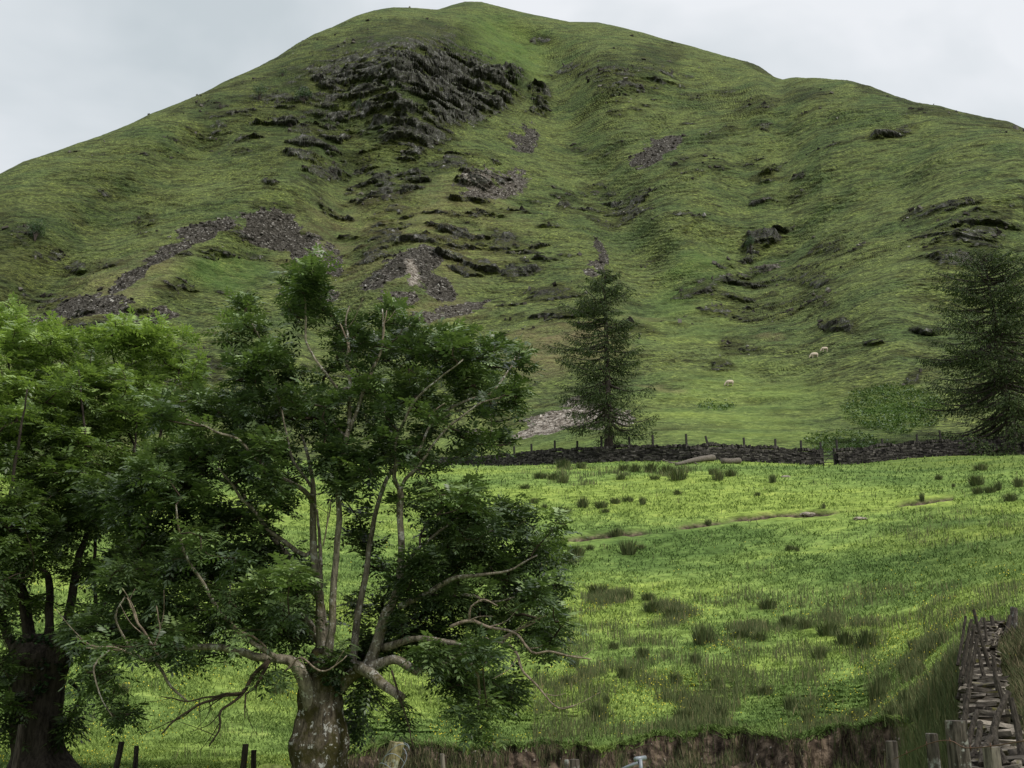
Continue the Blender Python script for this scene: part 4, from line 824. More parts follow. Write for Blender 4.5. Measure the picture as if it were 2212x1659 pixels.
deadB = [
 dict(p=[(581,1427,11),(544,1461,8),(523,1497,8),(486,1502,6),(428,1523,5),(376,1557,4),(349,1588,3)], d=(-.7,-1.2), n=7, up=-.2, m=m_twig),
 dict(p=[(523,1499,6),(479,1536,5),(474,1570,4),(452,1612,3)], d=(-.9,-1.3), n=4, up=-.1, m=m_twig),
 dict(p=[(578,1434,8),(562,1468,7),(545,1488,5),(530,1498,4),(529,1553,2)], d=(-.7,-1.0), n=3, up=-.3, m=m_twig),
 dict(p=[(523,1497,5),(480,1500,4),(410,1512,3),(350,1505,2)], d=(-.9,-2), n=6, up=-.1, m=m_twig),
 dict(p=[(973,1355,7),(1013,1341,7),(1048,1352,6),(1080,1359,5),(1116,1373,5),(1148,1408,5),(1184,1405,4),(1223,1416,4),(1276,1426,2)], d=(-1.6,-2.4), n=7),
 dict(p=[(1040,1381,8),(1073,1384,7),(1102,1397,6),(1120,1419,5),(1127,1448,5),(1159,1480,4),(1187,1516,3),(1216,1533,3),(1244,1522,2)], d=(-1.6,-2.4), n=5),
 dict(p=[(1073,1384,6),(1102,1369,5),(1130,1355,4),(1155,1342,3)], d=(-1.6,-1.9), n=4),
 dict(p=[(1013,1341,5),(1016,1310,4),(1045,1296,4),(1075,1310,2)], d=(-1.7,-1.9), n=3),
 dict(p=[(612,1452,4),(650,1420,4),(690,1450,4),(722,1440,3),(750,1415,2)], d=(-1.0,-1.3), n=2),
 dict(p=[(700,1180,3),(710,1120,3),(716,1080,2)], d=(-.9,-1.2), n=3),
 dict(p=[(345,1420,5),(320,1380,5),(298,1340,4),(275,1290,2)], d=(-1.8,-2.1), n=7, up=.8),
 dict(p=[(330,1400,4),(345,1360,3),(338,1310,2)], d=(-1.9,-2.1), n=4, up=.8),
 dict(p=[(575,1400,4),(545,1375,5),(520,1365,5),(500,1340,3),(508,1315,2)], d=(-1.2,-1.5), n=4),
 dict(p=[(280,1410,4),(250,1400,4),(205,1395,3),(165,1375,2)], d=(-2,-2.2), n=5),
 dict(p=[(430,916,3),(400,905,2)], d=(-1.9,-2.0), n=1),
 dict(p=[(845,1450,4),(860,1500,4),(880,1560,3),(893,1620,2)], d=(-1.2,-1.3), n=3, up=-.4, m=m_twig),
 dict(p=[(757,760,4),(744,720,4),(736,700,2)], d=(-.9,-.9), n=2, up=.8),
 dict(p=[(824,745,4),(832,700,3),(836,670,2)], d=(-1.2,-1.3), n=2, up=.8),
 dict(p=[(922,905,4),(945,880,3),(962,870,2)], d=(-1.2,-1.3), n=2, up=.8),
]
clB = [(665,610,38,42,1.5),(662,665,42,42,1.3),(690,640,20,30,.8),(520,680,26,40),(530,730,38,40),(545,780,45,40),(600,770,40,30,.7),(560,835,58,42),(640,790,28,26,.7),(762,705,30,45),(760,770,40,35,.8),(850,690,32,30),(835,740,38,40),(885,715,30,30,.8),(935,745,58,36),(985,765,50,38),(1063,790,32,30),(1085,745,20,10,.6),(1105,775,22,28),(1015,845,62,42),(1085,875,42,38),(900,845,66,55),(800,870,58,60,.9),(700,875,52,55),(620,900,62,50),(520,890,50,36,.8),(455,880,46,30),(400,875,40,26),(345,885,40,30,.8),(480,965,80,46),(400,1000,76,46),(555,985,60,54),(330,1040,76,46),(300,1110,76,44),(230,1060,50,36),(420,1095,76,46),(500,1120,66,50),(555,1190,60,44,.8),(450,1195,76,46),(360,1210,76,50),(280,1270,76,46),(420,1290,86,44),(540,1310,76,44),(625,1290,44,54),(640,1350,60,36),(500,1365,76,26),(350,1350,86,36),(250,1355,56,36),(180,1370,46,30),(215,1450,32,40,.7),(250,1520,32,34,.7),(215,1500,24,28,.6),(590,1460,28,30,.5),(470,1430,60,20,.35),(1045,955,24,20,.8),(1015,975,18,14,.7),(1075,945,14,18,.7),(960,1100,46,32),(1030,1080,36,24,.9),(1040,1120,56,38),(975,1150,66,36),(1105,1098,16,12,.6),(1130,1112,38,20,1.1),(1100,1165,56,36,1.3),(1195,1142,14,18,1.2),(1185,1190,34,26,1.3),(1000,1200,76,36,1.2),(1085,1230,60,36,1.3),(1200,1262,26,22,1.3),(1170,1285,26,20,1.2),(1125,1290,46,34,1.3),(430,1385,100,24,.4,-1.9),(300,1395,60,22,.5,-1.9),(200,1395,40,20,.7,-2.0),(950,1420,70,24,.8,-1.7),(1090,1400,60,24,.7,-2.3),(600,1000,60,60,.6),(740,960,60,40,.7),(900,1080,40,40,.7),(900,1205,36,36,.8),(925,1260,66,36),(1020,1290,56,34),(1070,1335,56,30,1.1),(920,1335,76,36),(880,1385,66,32),(980,1400,66,32),(1155,1365,50,24,1.2),(1215,1350,32,22,1.3),(1185,1395,30,14,.7),(1020,1465,60,46,1.3),(1075,1490,34,44,.9),(1020,1545,36,34,.8),(1040,1590,18,10,.5),(960,1445,50,24,.8),(785,1395,64,34,1.1),(715,1425,50,16,.8,-1.0),(772,1480,26,26,.9),(775,1540,26,40,1.0),(860,1540,20,22,.6),(780,1130,30,60,.5),(830,1000,50,40,.7),(760,1045,40,40,1.0),(825,1330,36,40,.5),(645,1210,30,40,.5),(935,1000,50,34,.5),(700,1010,40,30,.6),(600,1060,50,40,.7),(740,1330,44,36,.35),(600,1370,50,24,.7),(820,1230,26,44,.4),(860,960,46,40,.8),(950,915,56,30,.7)]
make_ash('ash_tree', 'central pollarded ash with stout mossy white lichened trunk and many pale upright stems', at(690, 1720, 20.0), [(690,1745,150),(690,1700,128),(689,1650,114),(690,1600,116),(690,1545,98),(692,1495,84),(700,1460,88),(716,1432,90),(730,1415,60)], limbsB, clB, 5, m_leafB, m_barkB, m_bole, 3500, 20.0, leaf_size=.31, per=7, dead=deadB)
limbsA = [
 dict(p=[(105,1400,24),(106,1340,18),(107,1262,16),(99,1239,13),(79,1221,11),(50,1190,7),(20,1150,4)], d=(0,.8)),
 dict(p=[(130,1395,26),(148,1335,20),(160,1262,18),(171,1204,16),(185,1160,13),(195,1080,10),(190,990,7),(180,900,5),(170,800,3)], d=(0,1.5)),
 dict(p=[(60,1380,20),(50,1331,13),(44,1262,12),(31,1211,10),(20,1100,8),(40,960,6),(60,840,3)], d=(0,-.8)),
 dict(p=[(70,1380,16),(60,1300,10),(50,1230,8),(70,1130,6),(90,1000,4)], d=(.4,2.5)),
 dict(p=[(130,1400,24),(190,1345,14),(222,1310,12),(240,1262,11),(263,1204,10),(275,1167,9),(285,1090,7),(290,980,5),(300,880,3)], d=(.3,2.6)),
 dict(p=[(140,1410,26),(230,1350,20),(268,1290,19),(284,1228,17),(301,1170,14),(318,1125,12),(340,1040,9),(345,950,7),(370,850,5),(395,780,3)], d=(.3,3.6)),
 dict(p=[(120,1380,16),(200,1320,9),(203,1250,8),(205,1177,7),(205,1091,6),(150,980,5),(120,880,4),(100,790,3)], d=(.2,3.2)),
 dict(p=[(340,1040,7),(290,960,6),(262,880,5),(250,800,4),(240,750,3)], d=(3,4)),
 dict(p=[(30,1400,22),(0,1330,14),(-20,1250,12),(-30,1150,9),(-10,1000,7),(20,850,5),(10,720,3)], d=(0,2.5)),
 dict(p=[(30,1410,14),(0,1440,8),(-20,1500,6),(0,1560,4)], d=(-.3,-.6)),
 dict(p=[(150,1470,10),(175,1500,6),(150,1555,4)], d=(.4,.8)),
]
clA = [(10,690,40,24,.8,3.5),(15,740,48,40,1,3),(75,762,60,46,1,3),(155,735,66,34,1,3.5),(250,735,66,38,1,3.5),(345,740,56,36,1,4),(400,790,32,42,1,4),(335,815,66,38,1,3.5),(230,825,76,46,1,3),(120,835,76,46,1,2.5),(35,860,60,46,1,2),(60,935,76,54,1,1.5),(170,915,76,54,1,2.5),(270,895,66,46,1,3),(360,890,56,36,.8,3.5),(95,1030,86,54,1,1),(200,1000,76,54,1,1.5),(290,990,60,46,.8,2.5),(25,1110,50,54,1,0),(130,1120,80,46,1,.5),(220,1110,66,40,.8,1),(55,1200,66,36,.9,0),(20,1275,36,46,.8,-.3),(150,1220,60,26,.6,.6),(230,1200,50,34,.6,1.5),(310,1160,40,34,.6,2.5),(15,1440,22,50,.8,-.3),(10,1530,24,36,.8,-.4),(145,1550,22,34,.8,.6),(170,1370,46,24,.8,-.6),(200,1330,46,24,.6,0),(-40,900,40,200,1,1),(-50,1200,40,160,1,1),(-20,1330,40,40,.8,0),(70,1320,60,24,.4,.8),(250,1240,50,30,.5,3)]
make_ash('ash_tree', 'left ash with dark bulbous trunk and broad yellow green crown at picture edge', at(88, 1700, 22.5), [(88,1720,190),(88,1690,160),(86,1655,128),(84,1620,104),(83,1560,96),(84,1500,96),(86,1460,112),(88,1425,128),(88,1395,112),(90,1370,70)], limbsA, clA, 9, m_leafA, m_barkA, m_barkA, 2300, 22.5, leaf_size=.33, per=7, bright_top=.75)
# ivy on both trunks
def ivy(seed, cx, y0, y1, wfun, Y0, n, name, label):
    rs = np.random.RandomState(seed); yy = rs.uniform(y0, y1, n); a = rs.uniform(-1.6, 1.6, n); w = np.interp(yy, *wfun) / F * Y0 / 2
    c = at(np.full(n, cx), yy, Y0); P_ = c + np.stack([np.sin(a) * w * 1.03, -np.cos(a) * w * 1.03, np.zeros(n)], 1); k = fbm(P_, .5, 2, seed) > -.02; P_ = P_[k]; a = a[k]
    d = np.stack([np.sin(a), -np.cos(a), rs.normal(-.2, .6, len(a))], 1) + rs.normal(0, .5, (len(a), 3)); d /= np.linalg.norm(d, axis=1)[:, None]
    s_ = np.cross(d, UP); s_ /= np.linalg.norm(s_, axis=1)[:, None]; L0 = rs.uniform(.05, .10, len(a))[:, None]
    V = np.stack([P_, P_ + d * L0 * .5 + s_ * L0 * .5, P_ + d * L0, P_ + d * L0 * .5 - s_ * L0 * .5], 1).reshape(-1, 3)
    o = mesh(name, V, np.arange(len(V)).reshape(-1, 4), None, m_ivy, attrs={'rnd': np.repeat(rs.rand(len(a)), 4)}); tag(o, label, 'ivy')
ivy(3, 86, 1370, 1560, ([1370, 1420, 1500, 1660], [90, 125, 98, 120]), 22.5, 1500, 'ivy', 'dark ivy clinging to the bulbous trunk of the left ash')
ivy(4, 700, 1410, 1500, ([1400, 1450, 1500, 1600, 1660], [80, 90, 84, 112, 116]), 20.0, 700, 'ivy', 'dark ivy and leaves round the head of the central ash trunk')
# ------------------------------------------------------------------ larches
m_larch = leaf_mat('larch_needle', (0.018, 0.030, 0.012), (0.046, 0.067, 0.026), (0.095, 0.125, 0.048), .25, .05)
m_larchbark = bark_mat('larch_bark', (0.02, 0.016, 0.014), (0.085, 0.07, 0.062), (0.12, 0.11, 0.10), (0.04, 0.04, 0.02), -.05, 0)
def larch(label, base, height, tr, prof, seed, nb=120, tuft=.30, trunk_bend=0.0, first=.1, dens=1.0, side=None):
    rs = np.random.RandomState(seed); root = empty('larch_tree', tuple(base)); tag(root, label, 'tree')
    zz = np.linspace(-.4, height, 30); pts = np.stack([base[0] + trunk_bend * (zz / height) ** 2, np.full(30, base[1]), base[2] + zz], 1)
    r = tr * (1 - np.clip(zz / height, 0, 1)) ** .85 + .03; r[:3] *= 1.25
    V, a, b_ = tube(pts, r, 12, lump=.05, seed=seed); mesh('trunk', local(V, root), a, b_, m_larchbark, root, True)
    T = Tubes(); tp = []; td = []
    for k in range(nb):
        f = first + (1 - first) * ((k + rs.rand()) / nb) ** .92; a = rs.uniform(0, 2 * np.pi); sd = 1 if np.cos(a) > 0 else 0
        L0 = 1.24 * np.interp(f, prof[0], prof[1 + sd]) * rs.uniform(.6, 1.15) * (.75 + .25 * abs(np.cos(a)) if True else 1); L0 = max(L0, .5)
        z = f * height; o = np.array([base[0] + trunk_bend * f * f, base[1], base[2] + z]); h = np.array([np.cos(a), np.sin(a), 0])
        rise = (.55 * (f - .55)) + rs.uniform(-.10, .12); n = max(4, int(L0 / .35)); t_ = np.linspace(0, 1, n)[:, None]
        br = o + h * L0 * t_ + UP * (L0 * (rise * t_ - .22 * (1.1 - f) * np.sin(t_ * np.pi * .8) + .14 * t_ ** 2.5)); br[:, 0] += fbm(br, 1.5, 1, k) * .15
        T.add(br, np.linspace(.035 + .018 * L0, .012, n), 4, cap=False)
        m = int(L0 * 34 * dens) + 8; q = rs.uniform(.12, 1, m) ** .8; idx = q * (n - 1); i0 = np.minimum(idx.astype(int), n - 2); p = br[i0] + (br[i0 + 1] - br[i0]) * (idx - i0)[:, None]
        lat = np.array([-h[1], h[0], 0]); sl_ = rs.normal(0, .16 + .12 * L0 * (1 - .55 * q), m)
        p = p + lat * sl_[:, None] + h * rs.normal(0, .12, m)[:, None] - UP * (np.abs(sl_) * .25 + rs.exponential(.22, m))[:, None] * (1.3 - f)
        tp.append(p); td.append(h[None] * .5 + lat[None] * np.sign(sl_)[:, None] * .6 + rs.normal(0, .35, (m, 3)) - UP * .65)
    T.build('branchwork', m_larchbark, root)
    p = np.concatenate(tp); d = np.concatenate(td); d /= np.linalg.norm(d, axis=1)[:, None]; n = len(p); w = np.cross(d, rs.normal(0, 1, (n, 3))); w /= np.linalg.norm(w, axis=1)[:, None]
    L1 = (tuft * rs.uniform(.5, 1.3, n))[:, None]; V = np.stack([p - w * L1 * .10, p + d * L1 * .5 - w * L1 * .16, p + d * L1, p + d * L1 * .5 + w * L1 * .16], 1).reshape(-1, 3)
    mesh('crown', local(V, root), np.arange(len(V)).reshape(-1, 4), None, m_larch, root, attrs={'rnd': np.repeat(np.clip(rs.rand(n), 0, 1), 4)}); return root
b0 = wall_line(1316); k = 1 + 2.6 / np.hypot(b0[0], b0[1]); bx, by = b0[0] * k, b0[1] * k; bz = ground_z(bx, by); topz = at(1314, 583, by)[2]
sc_ = by / F
larch('solitary larch with tiered drooping branches and bare lower trunk behind the far wall', (bx, by, bz), topz - bz, .44,
      (np.array([0, .12, .25, .36, .5, .6, .66, .75, .85, .93, 1]), np.array([90, 105, 105, 95, 100, 110, 70, 85, 60, 32, 6]) * sc_, np.array([85, 100, 112, 85, 62, 65, 45, 70, 58, 32, 6]) * sc_), 12, 150, .29, first=.17, dens=1.7)
b0 = wall_line(2190); k = 1 - 3.0 / np.hypot(b0[0], b0[1]); k = 1 + 3.0 / np.hypot(b0[0], b0[1]); bx, by = b0[0] * k, b0[1] * k; bz = ground_z(bx, by); topz = at(2190, 548, by)[2]; sc_ = by / F
larch('dark larch cut by the right edge with long drooping branches reaching over the wall', (bx, by, bz), topz - bz, .5,
      (np.array([0, .1, .25, .4, .5, .6, .7, .8, .9, 1]), np.array([175, 190, 180, 150, 165, 140, 115, 120, 80, 20]) * sc_ * .92, np.array([175, 190, 180, 150, 165, 140, 115, 120, 80, 20]) * sc_), 31, 210, .32, trunk_bend=-.6, first=.04, dens=1.35)
# ------------------------------------------------------------------ small trees and bushes on the hillside
m_bush = leaf_mat('hillside_leaf', (0.015, 0.035, 0.012), (0.035, 0.075, 0.02), (0.07, 0.13, 0.035), .2)
def bush(x, y, w, h, label, seed, name='hawthorn_bush', cat='bush', n=1400, trunk=.25):
    rs = np.random.RandomState(seed); p = hit(x, y); dist = math.hypot(p[0], p[1]); k = dist / F; root = empty(name, tuple(p)); tag(root, label, cat)
    W_, H_ = w * k / 2, h * k; T = Tubes(); c0 = p.copy()
    lob = [(rs.uniform(-.5, .5) * W_, rs.uniform(-.5, .5) * W_, H_ * rs.uniform(.38, .8), rs.uniform(.35, .6)) for _ in range(9)]
    for (a, b_, c, s_) in lob:
        q = p + np.array([a, b_, c]); T.add(spline([p - UP * .3, p + np.array([a * .3, b_ * .3, c * .5]), q], .5), np.linspace(.14, .04, len(spline([p - UP * .3, p + np.array([a * .3, b_ * .3, c * .5]), q], .5))) * (H_ / 6), 5)
    T.build('trunk', m_larchbark, root); V = []
    for (a, b_, c, s_) in lob:
        m = n // 9; v = rs.normal(0, 1, (m, 3)); v /= np.linalg.norm(v, axis=1)[:, None]; v *= (rs.uniform(.3, 1.05, m) ** .6)[:, None] * np.array([W_ * s_, W_ * s_, H_ * .30 * s_ * 1.8]); V.append(p + np.array([a, b_, c]) + v)
    V = np.concatenate(V); d = rs.normal(0, 1, V.shape); d /= np.linalg.norm(d, axis=1)[:, None]; w_ = np.cross(d, rs.normal(0, 1, V.shape)); w_ /= np.linalg.norm(w_, axis=1)[:, None]; s0 = (W_ * .10 * rs.uniform(.6, 1.3, len(V)))[:, None]
    Q = np.stack([V, V + d * s0 * .5 + w_ * s0 * .35, V + d * s0, V + d * s0 * .5 - w_ * s0 * .35], 1).reshape(-1, 3)
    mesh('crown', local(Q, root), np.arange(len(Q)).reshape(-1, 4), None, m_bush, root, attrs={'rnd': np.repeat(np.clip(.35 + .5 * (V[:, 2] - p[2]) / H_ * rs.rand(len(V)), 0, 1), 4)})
bush(75, 520, 44, 62, 'small round bright green tree alone on the left flank of the hill', 1, 'hillside_tree', 'tree', 1800)
bush(1622, 545, 34, 44, 'scrubby dark bush rooted in a rock outcrop on the right spur', 2, n=900)
bush(655, 222, 52, 46, 'dark spreading tree growing on the left shoulder of the crag', 3, 'hillside_tree', 'tree', 1200)
bush(560, 215, 44, 36, 'dark low tree left of the crag below the skyline', 4, 'hillside_tree', 'tree', 900)
bush(775, 240, 22, 36, 'narrow green shrub in a cleft of the main crag', 5, n=600)
bush(610, 165, 30, 20, 'tiny dark bush near the left skyline above the crag trees', 6, n=400)
# ------------------------------------------------------------------ grasses, rushes, flowers, stones, sheep
rg = np.random.RandomState(77)
m_grass, t, b = material('pasture_grass', .8, .15)
p_ = geo(t); r_ = attr(t, 'rnd')
gc = ramp(t, r_, [(0, (0.088, 0.138, 0.030)), (.5, (0.136, 0.200, 0.047)), (1, (0.20, 0.270, 0.07))])
gc = mixc(t, 1.0, gc, ramp(t, noise_tex(t, 1.0, 4, .6, p_, (.05, .13, .13)), [(0.37, (0.54, 0.62, 0.66)), (0.48, (0.93, 0.96, 1)), (0.60, (1.22, 1.16, 1.04))]), 'MULTIPLY'); t.links.new(gc, b.inputs['Base Color'])
m_rush, t, b = material('rush_blade', .8, .15); t.links.new(ramp(t, attr(t, 'rnd'), [(0, (0.045, 0.065, 0.024)), (.5, (0.100, 0.125, 0.046)), (.8, (0.15, 0.145, 0.065)), (1, (0.26, 0.21, 0.12))]), b.inputs['Base Color'])
m_sorrel, t, b = material('dry_seeding_grass', .85, .1); t.links.new(ramp(t, attr(t, 'rnd'), [(0, (0.035, 0.048, 0.020)), (.5, (0.080, 0.095, 0.038)), (.8, (0.13, 0.105, 0.060)), (1, (0.20, 0.17, 0.10))]), b.inputs['Base Color'])
m_flower, t, b = material('buttercup_petal', .5, .3); b.inputs['Base Color'].default_value = (.75, .62, .04, 1)
m_pebble, t, b = material('bank_pebble', .9, .1); t.links.new(ramp(t, attr(t, 'rnd'), [(0, (0.07, .052, .04)), (.8, (.18, .15, .12)), (1, (.42, .38, .33))]), b.inputs['Base Color'])
rowsF = np.arange(26, row_h0 - 1)
def sample(n, wfun, r0=20, r1=140):
    """random points on the land's surface, evenly spread over the grid, kept with probability wfun"""
    out = []; info = []
    tot = 0
    while tot < n:
        m = int(n * 2); i = rg.randint(rowsF[0], rowsF[-1], m); j = rg.randint(40, nd - 41, m); a = rg.rand(m)[:, None]; c = rg.rand(m)[:, None]
        Pq = G[i, j] * (1 - a) * (1 - c) + G[i + 1, j] * a * (1 - c) + G[i, j + 1] * (1 - a) * c + G[i + 1, j + 1] * a * c
        rr = np.hypot(Pq[:, 0], Pq[:, 1]); w = wfun(RUSH[i, j], DXG[i, j], DYG[i, j], rr, SOIL[i, j], Pq); k = (rg.rand(m) < w) & (rr > r0) & (rr < r1) & (DXG[i, j] > -60) & (DXG[i, j] < 2280)
        out.append(Pq[k]); info.append(np.stack([RUSH[i, j], rr], 1)[k]); tot += k.sum()
        if k.mean() < 1e-4: break
    return np.concatenate(out)[:n], np.concatenate(info)[:n]
def blades(Pb, h, w, lean, rnd_, name, mat, **tags):
    n = len(Pb); a = rg.uniform(0, 2 * np.pi, n); s_ = np.stack([np.cos(a), np.sin(a) * .4, np.zeros(n)], 1); s_ /= np.linalg.norm(s_, axis=1)[:, None]
    l = np.stack([rg.normal(0, 1, n), rg.normal(0, 1, n), np.zeros(n)], 1) * (lean * h)[:, None]
    P0 = Pb - np.array([0, 0, .02]); up = np.array([0, 0, 1.0])[None] * h[:, None]
    V = np.stack([P0 - s_ * w[:, None], P0 + s_ * w[:, None], P0 + up * .55 + l * .35 + s_ * w[:, None] * .7, P0 + up * .55 + l * .35 - s_ * w[:, None] * .7, P0 + up * .96 + l], 1).reshape(-1, 3)
    k = np.arange(n)[:, None] * 5; q = k + np.array([[0, 1, 2, 3]]); t3 = k + np.array([[3, 2, 4]])
    o = mesh(name, V, q, t3, mat, attrs={'rnd': np.repeat(rnd_, 5)}); tag(o, **tags); return o
cl = lambda Pq, s, o=0: fbm(Pq * np.array([1, 1, 0]), s, 2, o)
# short turf
def DITCH_K(Pq):
    x, y = proj(Pq); a = np.arctan2(Pq[:, 0], Pq[:, 1]); j = np.clip(np.searchsorted(AZ[:nd], a), 0, nd - 1); i = np.array([np.searchsorted(R[:row_b0, jj_], r_) for jj_, r_ in zip(j, np.hypot(Pq[:, 0], Pq[:, 1]))]); return DITCH[np.clip(i, 0, NR - 1), j]
def wt(R_, x, y, rr, so, Pq): return (so < .3) * (DITCH_K(Pq) < .2) * np.clip(.55 + 1.2 * cl(Pq, 1.3, 3) + .6 * cl(Pq, 5, 9), .08, 1) * (1 - .5 * R_)
Pg, ig = sample(250000, lambda R_, x, y, rr, so, Pq: wt(R_, x, y, rr, so, Pq) * np.clip(1.5 - rr / 75, .12, 1), 22, 110)
sc = ig[:, 1] / 30.0
blades(Pg, rg.uniform(.05, .13, len(Pg)) * (.6 + .45 * sc), .014 * sc * rg.uniform(.6, 1.4, len(Pg)), rg.uniform(.2, .8, len(Pg)), np.clip(.5 + .7 * (rg.beta(2, 2, len(Pg)) - .5) + .5 * cl(Pg, 1.8, 5), 0, 1), 'pasture_grass', m_grass, kind='stuff', label='short bright green turf of the pasture')
# turf fringe hanging along the eroded brink
# longer rushy stems in drifts
def wr(R_, x, y, rr, so, Pq): return (so < .3) * (np.clip(R_, 0, 1) ** 1.3 + .10 * ((y > 1270) & (y < 1600) & (x > 1150))) * np.clip(.30 + 2.6 * cl(Pq * np.array([1, .7, 1]), 1.6, 13) + 1.2 * cl(Pq, 5, 2), 0, 1) + .008 * (cl(Pq, 2.2, 4) > .2)
Pr, ir = sample(36000, wr, 22, 120)
blades(Pr, rg.uniform(.18, .5, len(Pr)), .008 * (ir[:, 1] / 32) * rg.uniform(.6, 1.4, len(Pr)), rg.uniform(.05, .25, len(Pr)), np.clip(rg.beta(1.6, 2, len(Pr)), 0, 1), 'rushes', m_rush, kind='stuff', label='thin drifts of dark rushes through the pasture')
# brown seeding grass beside the near wall and in the drifts
def wb(R_, x, y, rr, so, Pq): return (so < .5) * (((x > 1985) & (y > 1340)) * np.clip(.7 + 1.2 * cl(Pq, 1.2, 6), .05, 1) + .05 * np.clip(R_, 0, 1))
def dense_near(n):
    m = n * 3; x = rg.uniform(1930, 2300, m); rr = rg.uniform(8.5, 36, m); az = azx(x, 1500); Pq = np.stack([rr * np.sin(az), rr * np.cos(az)], 1); return Pq, rr, x
Pq, rr, x = dense_near(9000); jz = []
for (a, c) in Pq: jz.append(ground_z(a, c))
Pq = np.concatenate([Pq, np.array(jz)[:, None]], 1)
wallx = np.array([NW[np.abs(NW[:, 1] - q[1]).argmin()][0] for q in Pq]); side_ = Pq[:, 0] - wallx
kk = (np.abs(side_) > .5) & (rg.rand(len(Pq)) < np.where(side_ > 0, 1.0, np.where(side_ > -3.0, .5 * np.clip(1 + side_ / 3.6, .15, 1), .0)))
Pk = Pq[kk]; sk = side_[kk]; Pk = np.repeat(Pk, 3, 0) + rg.normal(0, .12, (len(Pk) * 3, 3)) * np.array([1, 1, 0]); sk = np.repeat(sk, 3)
right = sk > 0
h = np.where(right, rg.uniform(.35, .8, len(Pk)) * np.clip(.45 + .35 * sk, .4, 1), rg.uniform(.22, .6, len(Pk))); d_ = np.hypot(Pk[:, 0], Pk[:, 1])
blades(Pk[right], h[right], .0075 * (d_[right] / 16) * rg.uniform(.6, 1.5, right.sum()), np.full(right.sum(), .22), rg.rand(right.sum()), 'seeding_grass', m_sorrel, kind='stuff', label='tall brownish seeding grass right of the slate wall')
lf = ~right
blades(Pk[lf], h[lf], .0075 * (d_[lf] / 16) * rg.uniform(.6, 1.5, lf.sum()), np.full(lf.sum(), .16), rg.rand(lf.sum()) * .85, 'rush_bed', m_rush, kind='stuff', label='dark rush bed along the left foot of the slate wall')
# grass on the stream floor and near bank under the brink
def wsoil(R_, x, y, rr, so, Pq): return (so > .5) * ((cl(Pq, 1.4, 19) > .05 - .3 * np.exp(-((x - 900) / 200) ** 2)) | (rg.rand(len(rr)) < .08))
Ps, is_ = sample(22000, wsoil, 25.5, 37)
blades(Ps, rg.uniform(.08, .36, len(Ps)), .010 * rg.uniform(.6, 1.4, len(Ps)), np.full(len(Ps), .2), rg.rand(len(Ps)), 'bank_grass', m_sorrel, kind='stuff', label='sparse weedy grass over the bare earth bank')
# rank weeds on the near side of the stream, just under the frame's lower edge
wx = rg.uniform(700, 1960, 5200); wr_ = rg.uniform(22.8, 26.2, 5200); wa_ = azx(wx, 1600); Pw = np.stack([wr_ * np.sin(wa_), wr_ * np.cos(wa_)], 1); kw = rg.rand(5200) < np.clip(np.exp(-((wx - 930) / 160) ** 2) + .5 * np.exp(-((wx - 1250) / 70) ** 2) + .6 * np.exp(-((wx - 1790) / 90) ** 2) + .10, 0, 1); Pw = Pw[kw]
Pw = np.concatenate([Pw, np.array([ground_z(a, c) for a, c in Pw])[:, None]], 1)
blades(Pw, rg.uniform(.30, .7, len(Pw)), .009 * rg.uniform(.6, 1.4, len(Pw)), np.full(len(Pw), .16), rg.rand(len(Pw)), 'streamside_grass', m_rush, kind='stuff', label='rank rushy grass in front of the earth bank')
# overhanging turf fringe
fr = []; 
for c in range(150, nd - 40):
    if e_on[c] < .5: continue
    for k in range(46):
        f = rg.rand(); rr_ = r_edge[c] + rg.uniform(-.06, .45); x_, y_ = rr_ * math.sin(AZ[c] + f * (AZ[1] - AZ[0])), rr_ * math.cos(AZ[c]); i = int(np.searchsorted(R[:, c], rr_)); fr.append((x_, y_, G[min(i, NR - 1), c, 2] + .01))
fr = np.array(fr); n = len(fr)
blades(fr, rg.uniform(.05, .16, n), .013 * rg.uniform(.6, 1.3, n), rg.uniform(.4, 1.3, n), np.clip(rg.beta(2, 2, n), 0, 1), 'turf_fringe', m_grass, kind='stuff', label='bright turf fringe overhanging the eroded bank')
# buttercups
def wbc(R_, x, y, rr, so, Pq): return (so < .3) * np.clip(.15 + 2.0 * cl(Pq, 3, 23), 0, 1) * (y > 1180) * np.clip((y - 1180) / 200, .15, 1)
Pf, if_ = sample(5200, wbc, 26, 75); n = len(Pf); s0 = (.009 + .0085 * if_[:, 1] / 30 * rg.uniform(.5, 1.2, n))[:, None]; c = Pf + np.array([0, 0, 1]) * rg.uniform(.10, .32, n)[:, None]
A_ = rg.normal(0, 1, (n, 3)); A_ /= np.linalg.norm(A_, axis=1)[:, None]; B_ = np.cross(A_, rg.normal(0, 1, (n, 3))); B_ /= np.linalg.norm(B_, axis=1)[:, None]
V = np.stack([c - A_ * s0, c + B_ * s0 * .8, c + A_ * s0, c - B_ * s0 * .8], 1).reshape(-1, 3)
o = mesh('buttercups', V, np.arange(len(V)).reshape(-1, 4), None, m_flower); tag(o, kind='stuff', label='tiny yellow buttercups scattered in the pasture')
# pebbles in the earth bank
def wp_(R_, x, y, rr, so, Pq): return (so > .6) * 1.0
Pp, ip = sample(900, wp_, 26, 38); Bx = Boxes()
for q in Pp:
    s1_ = rnd.uniform(.015, .06) if rnd.random() < .9 else rnd.uniform(.06, .12); a = rg.normal(0, 1, 3); a /= np.linalg.norm(a); c = np.cross(a, rg.normal(0, 1, 3)); c /= np.linalg.norm(c); Bx.add(q + UP * s1_ * .2, a, c, np.cross(a, c), (s1_, s1_ * .8, s1_ * .6), .3)
o = Bx.build('pebbles', m_pebble); tag(o, kind='stuff', label='pale pebbles and stones in the bare earth bank')
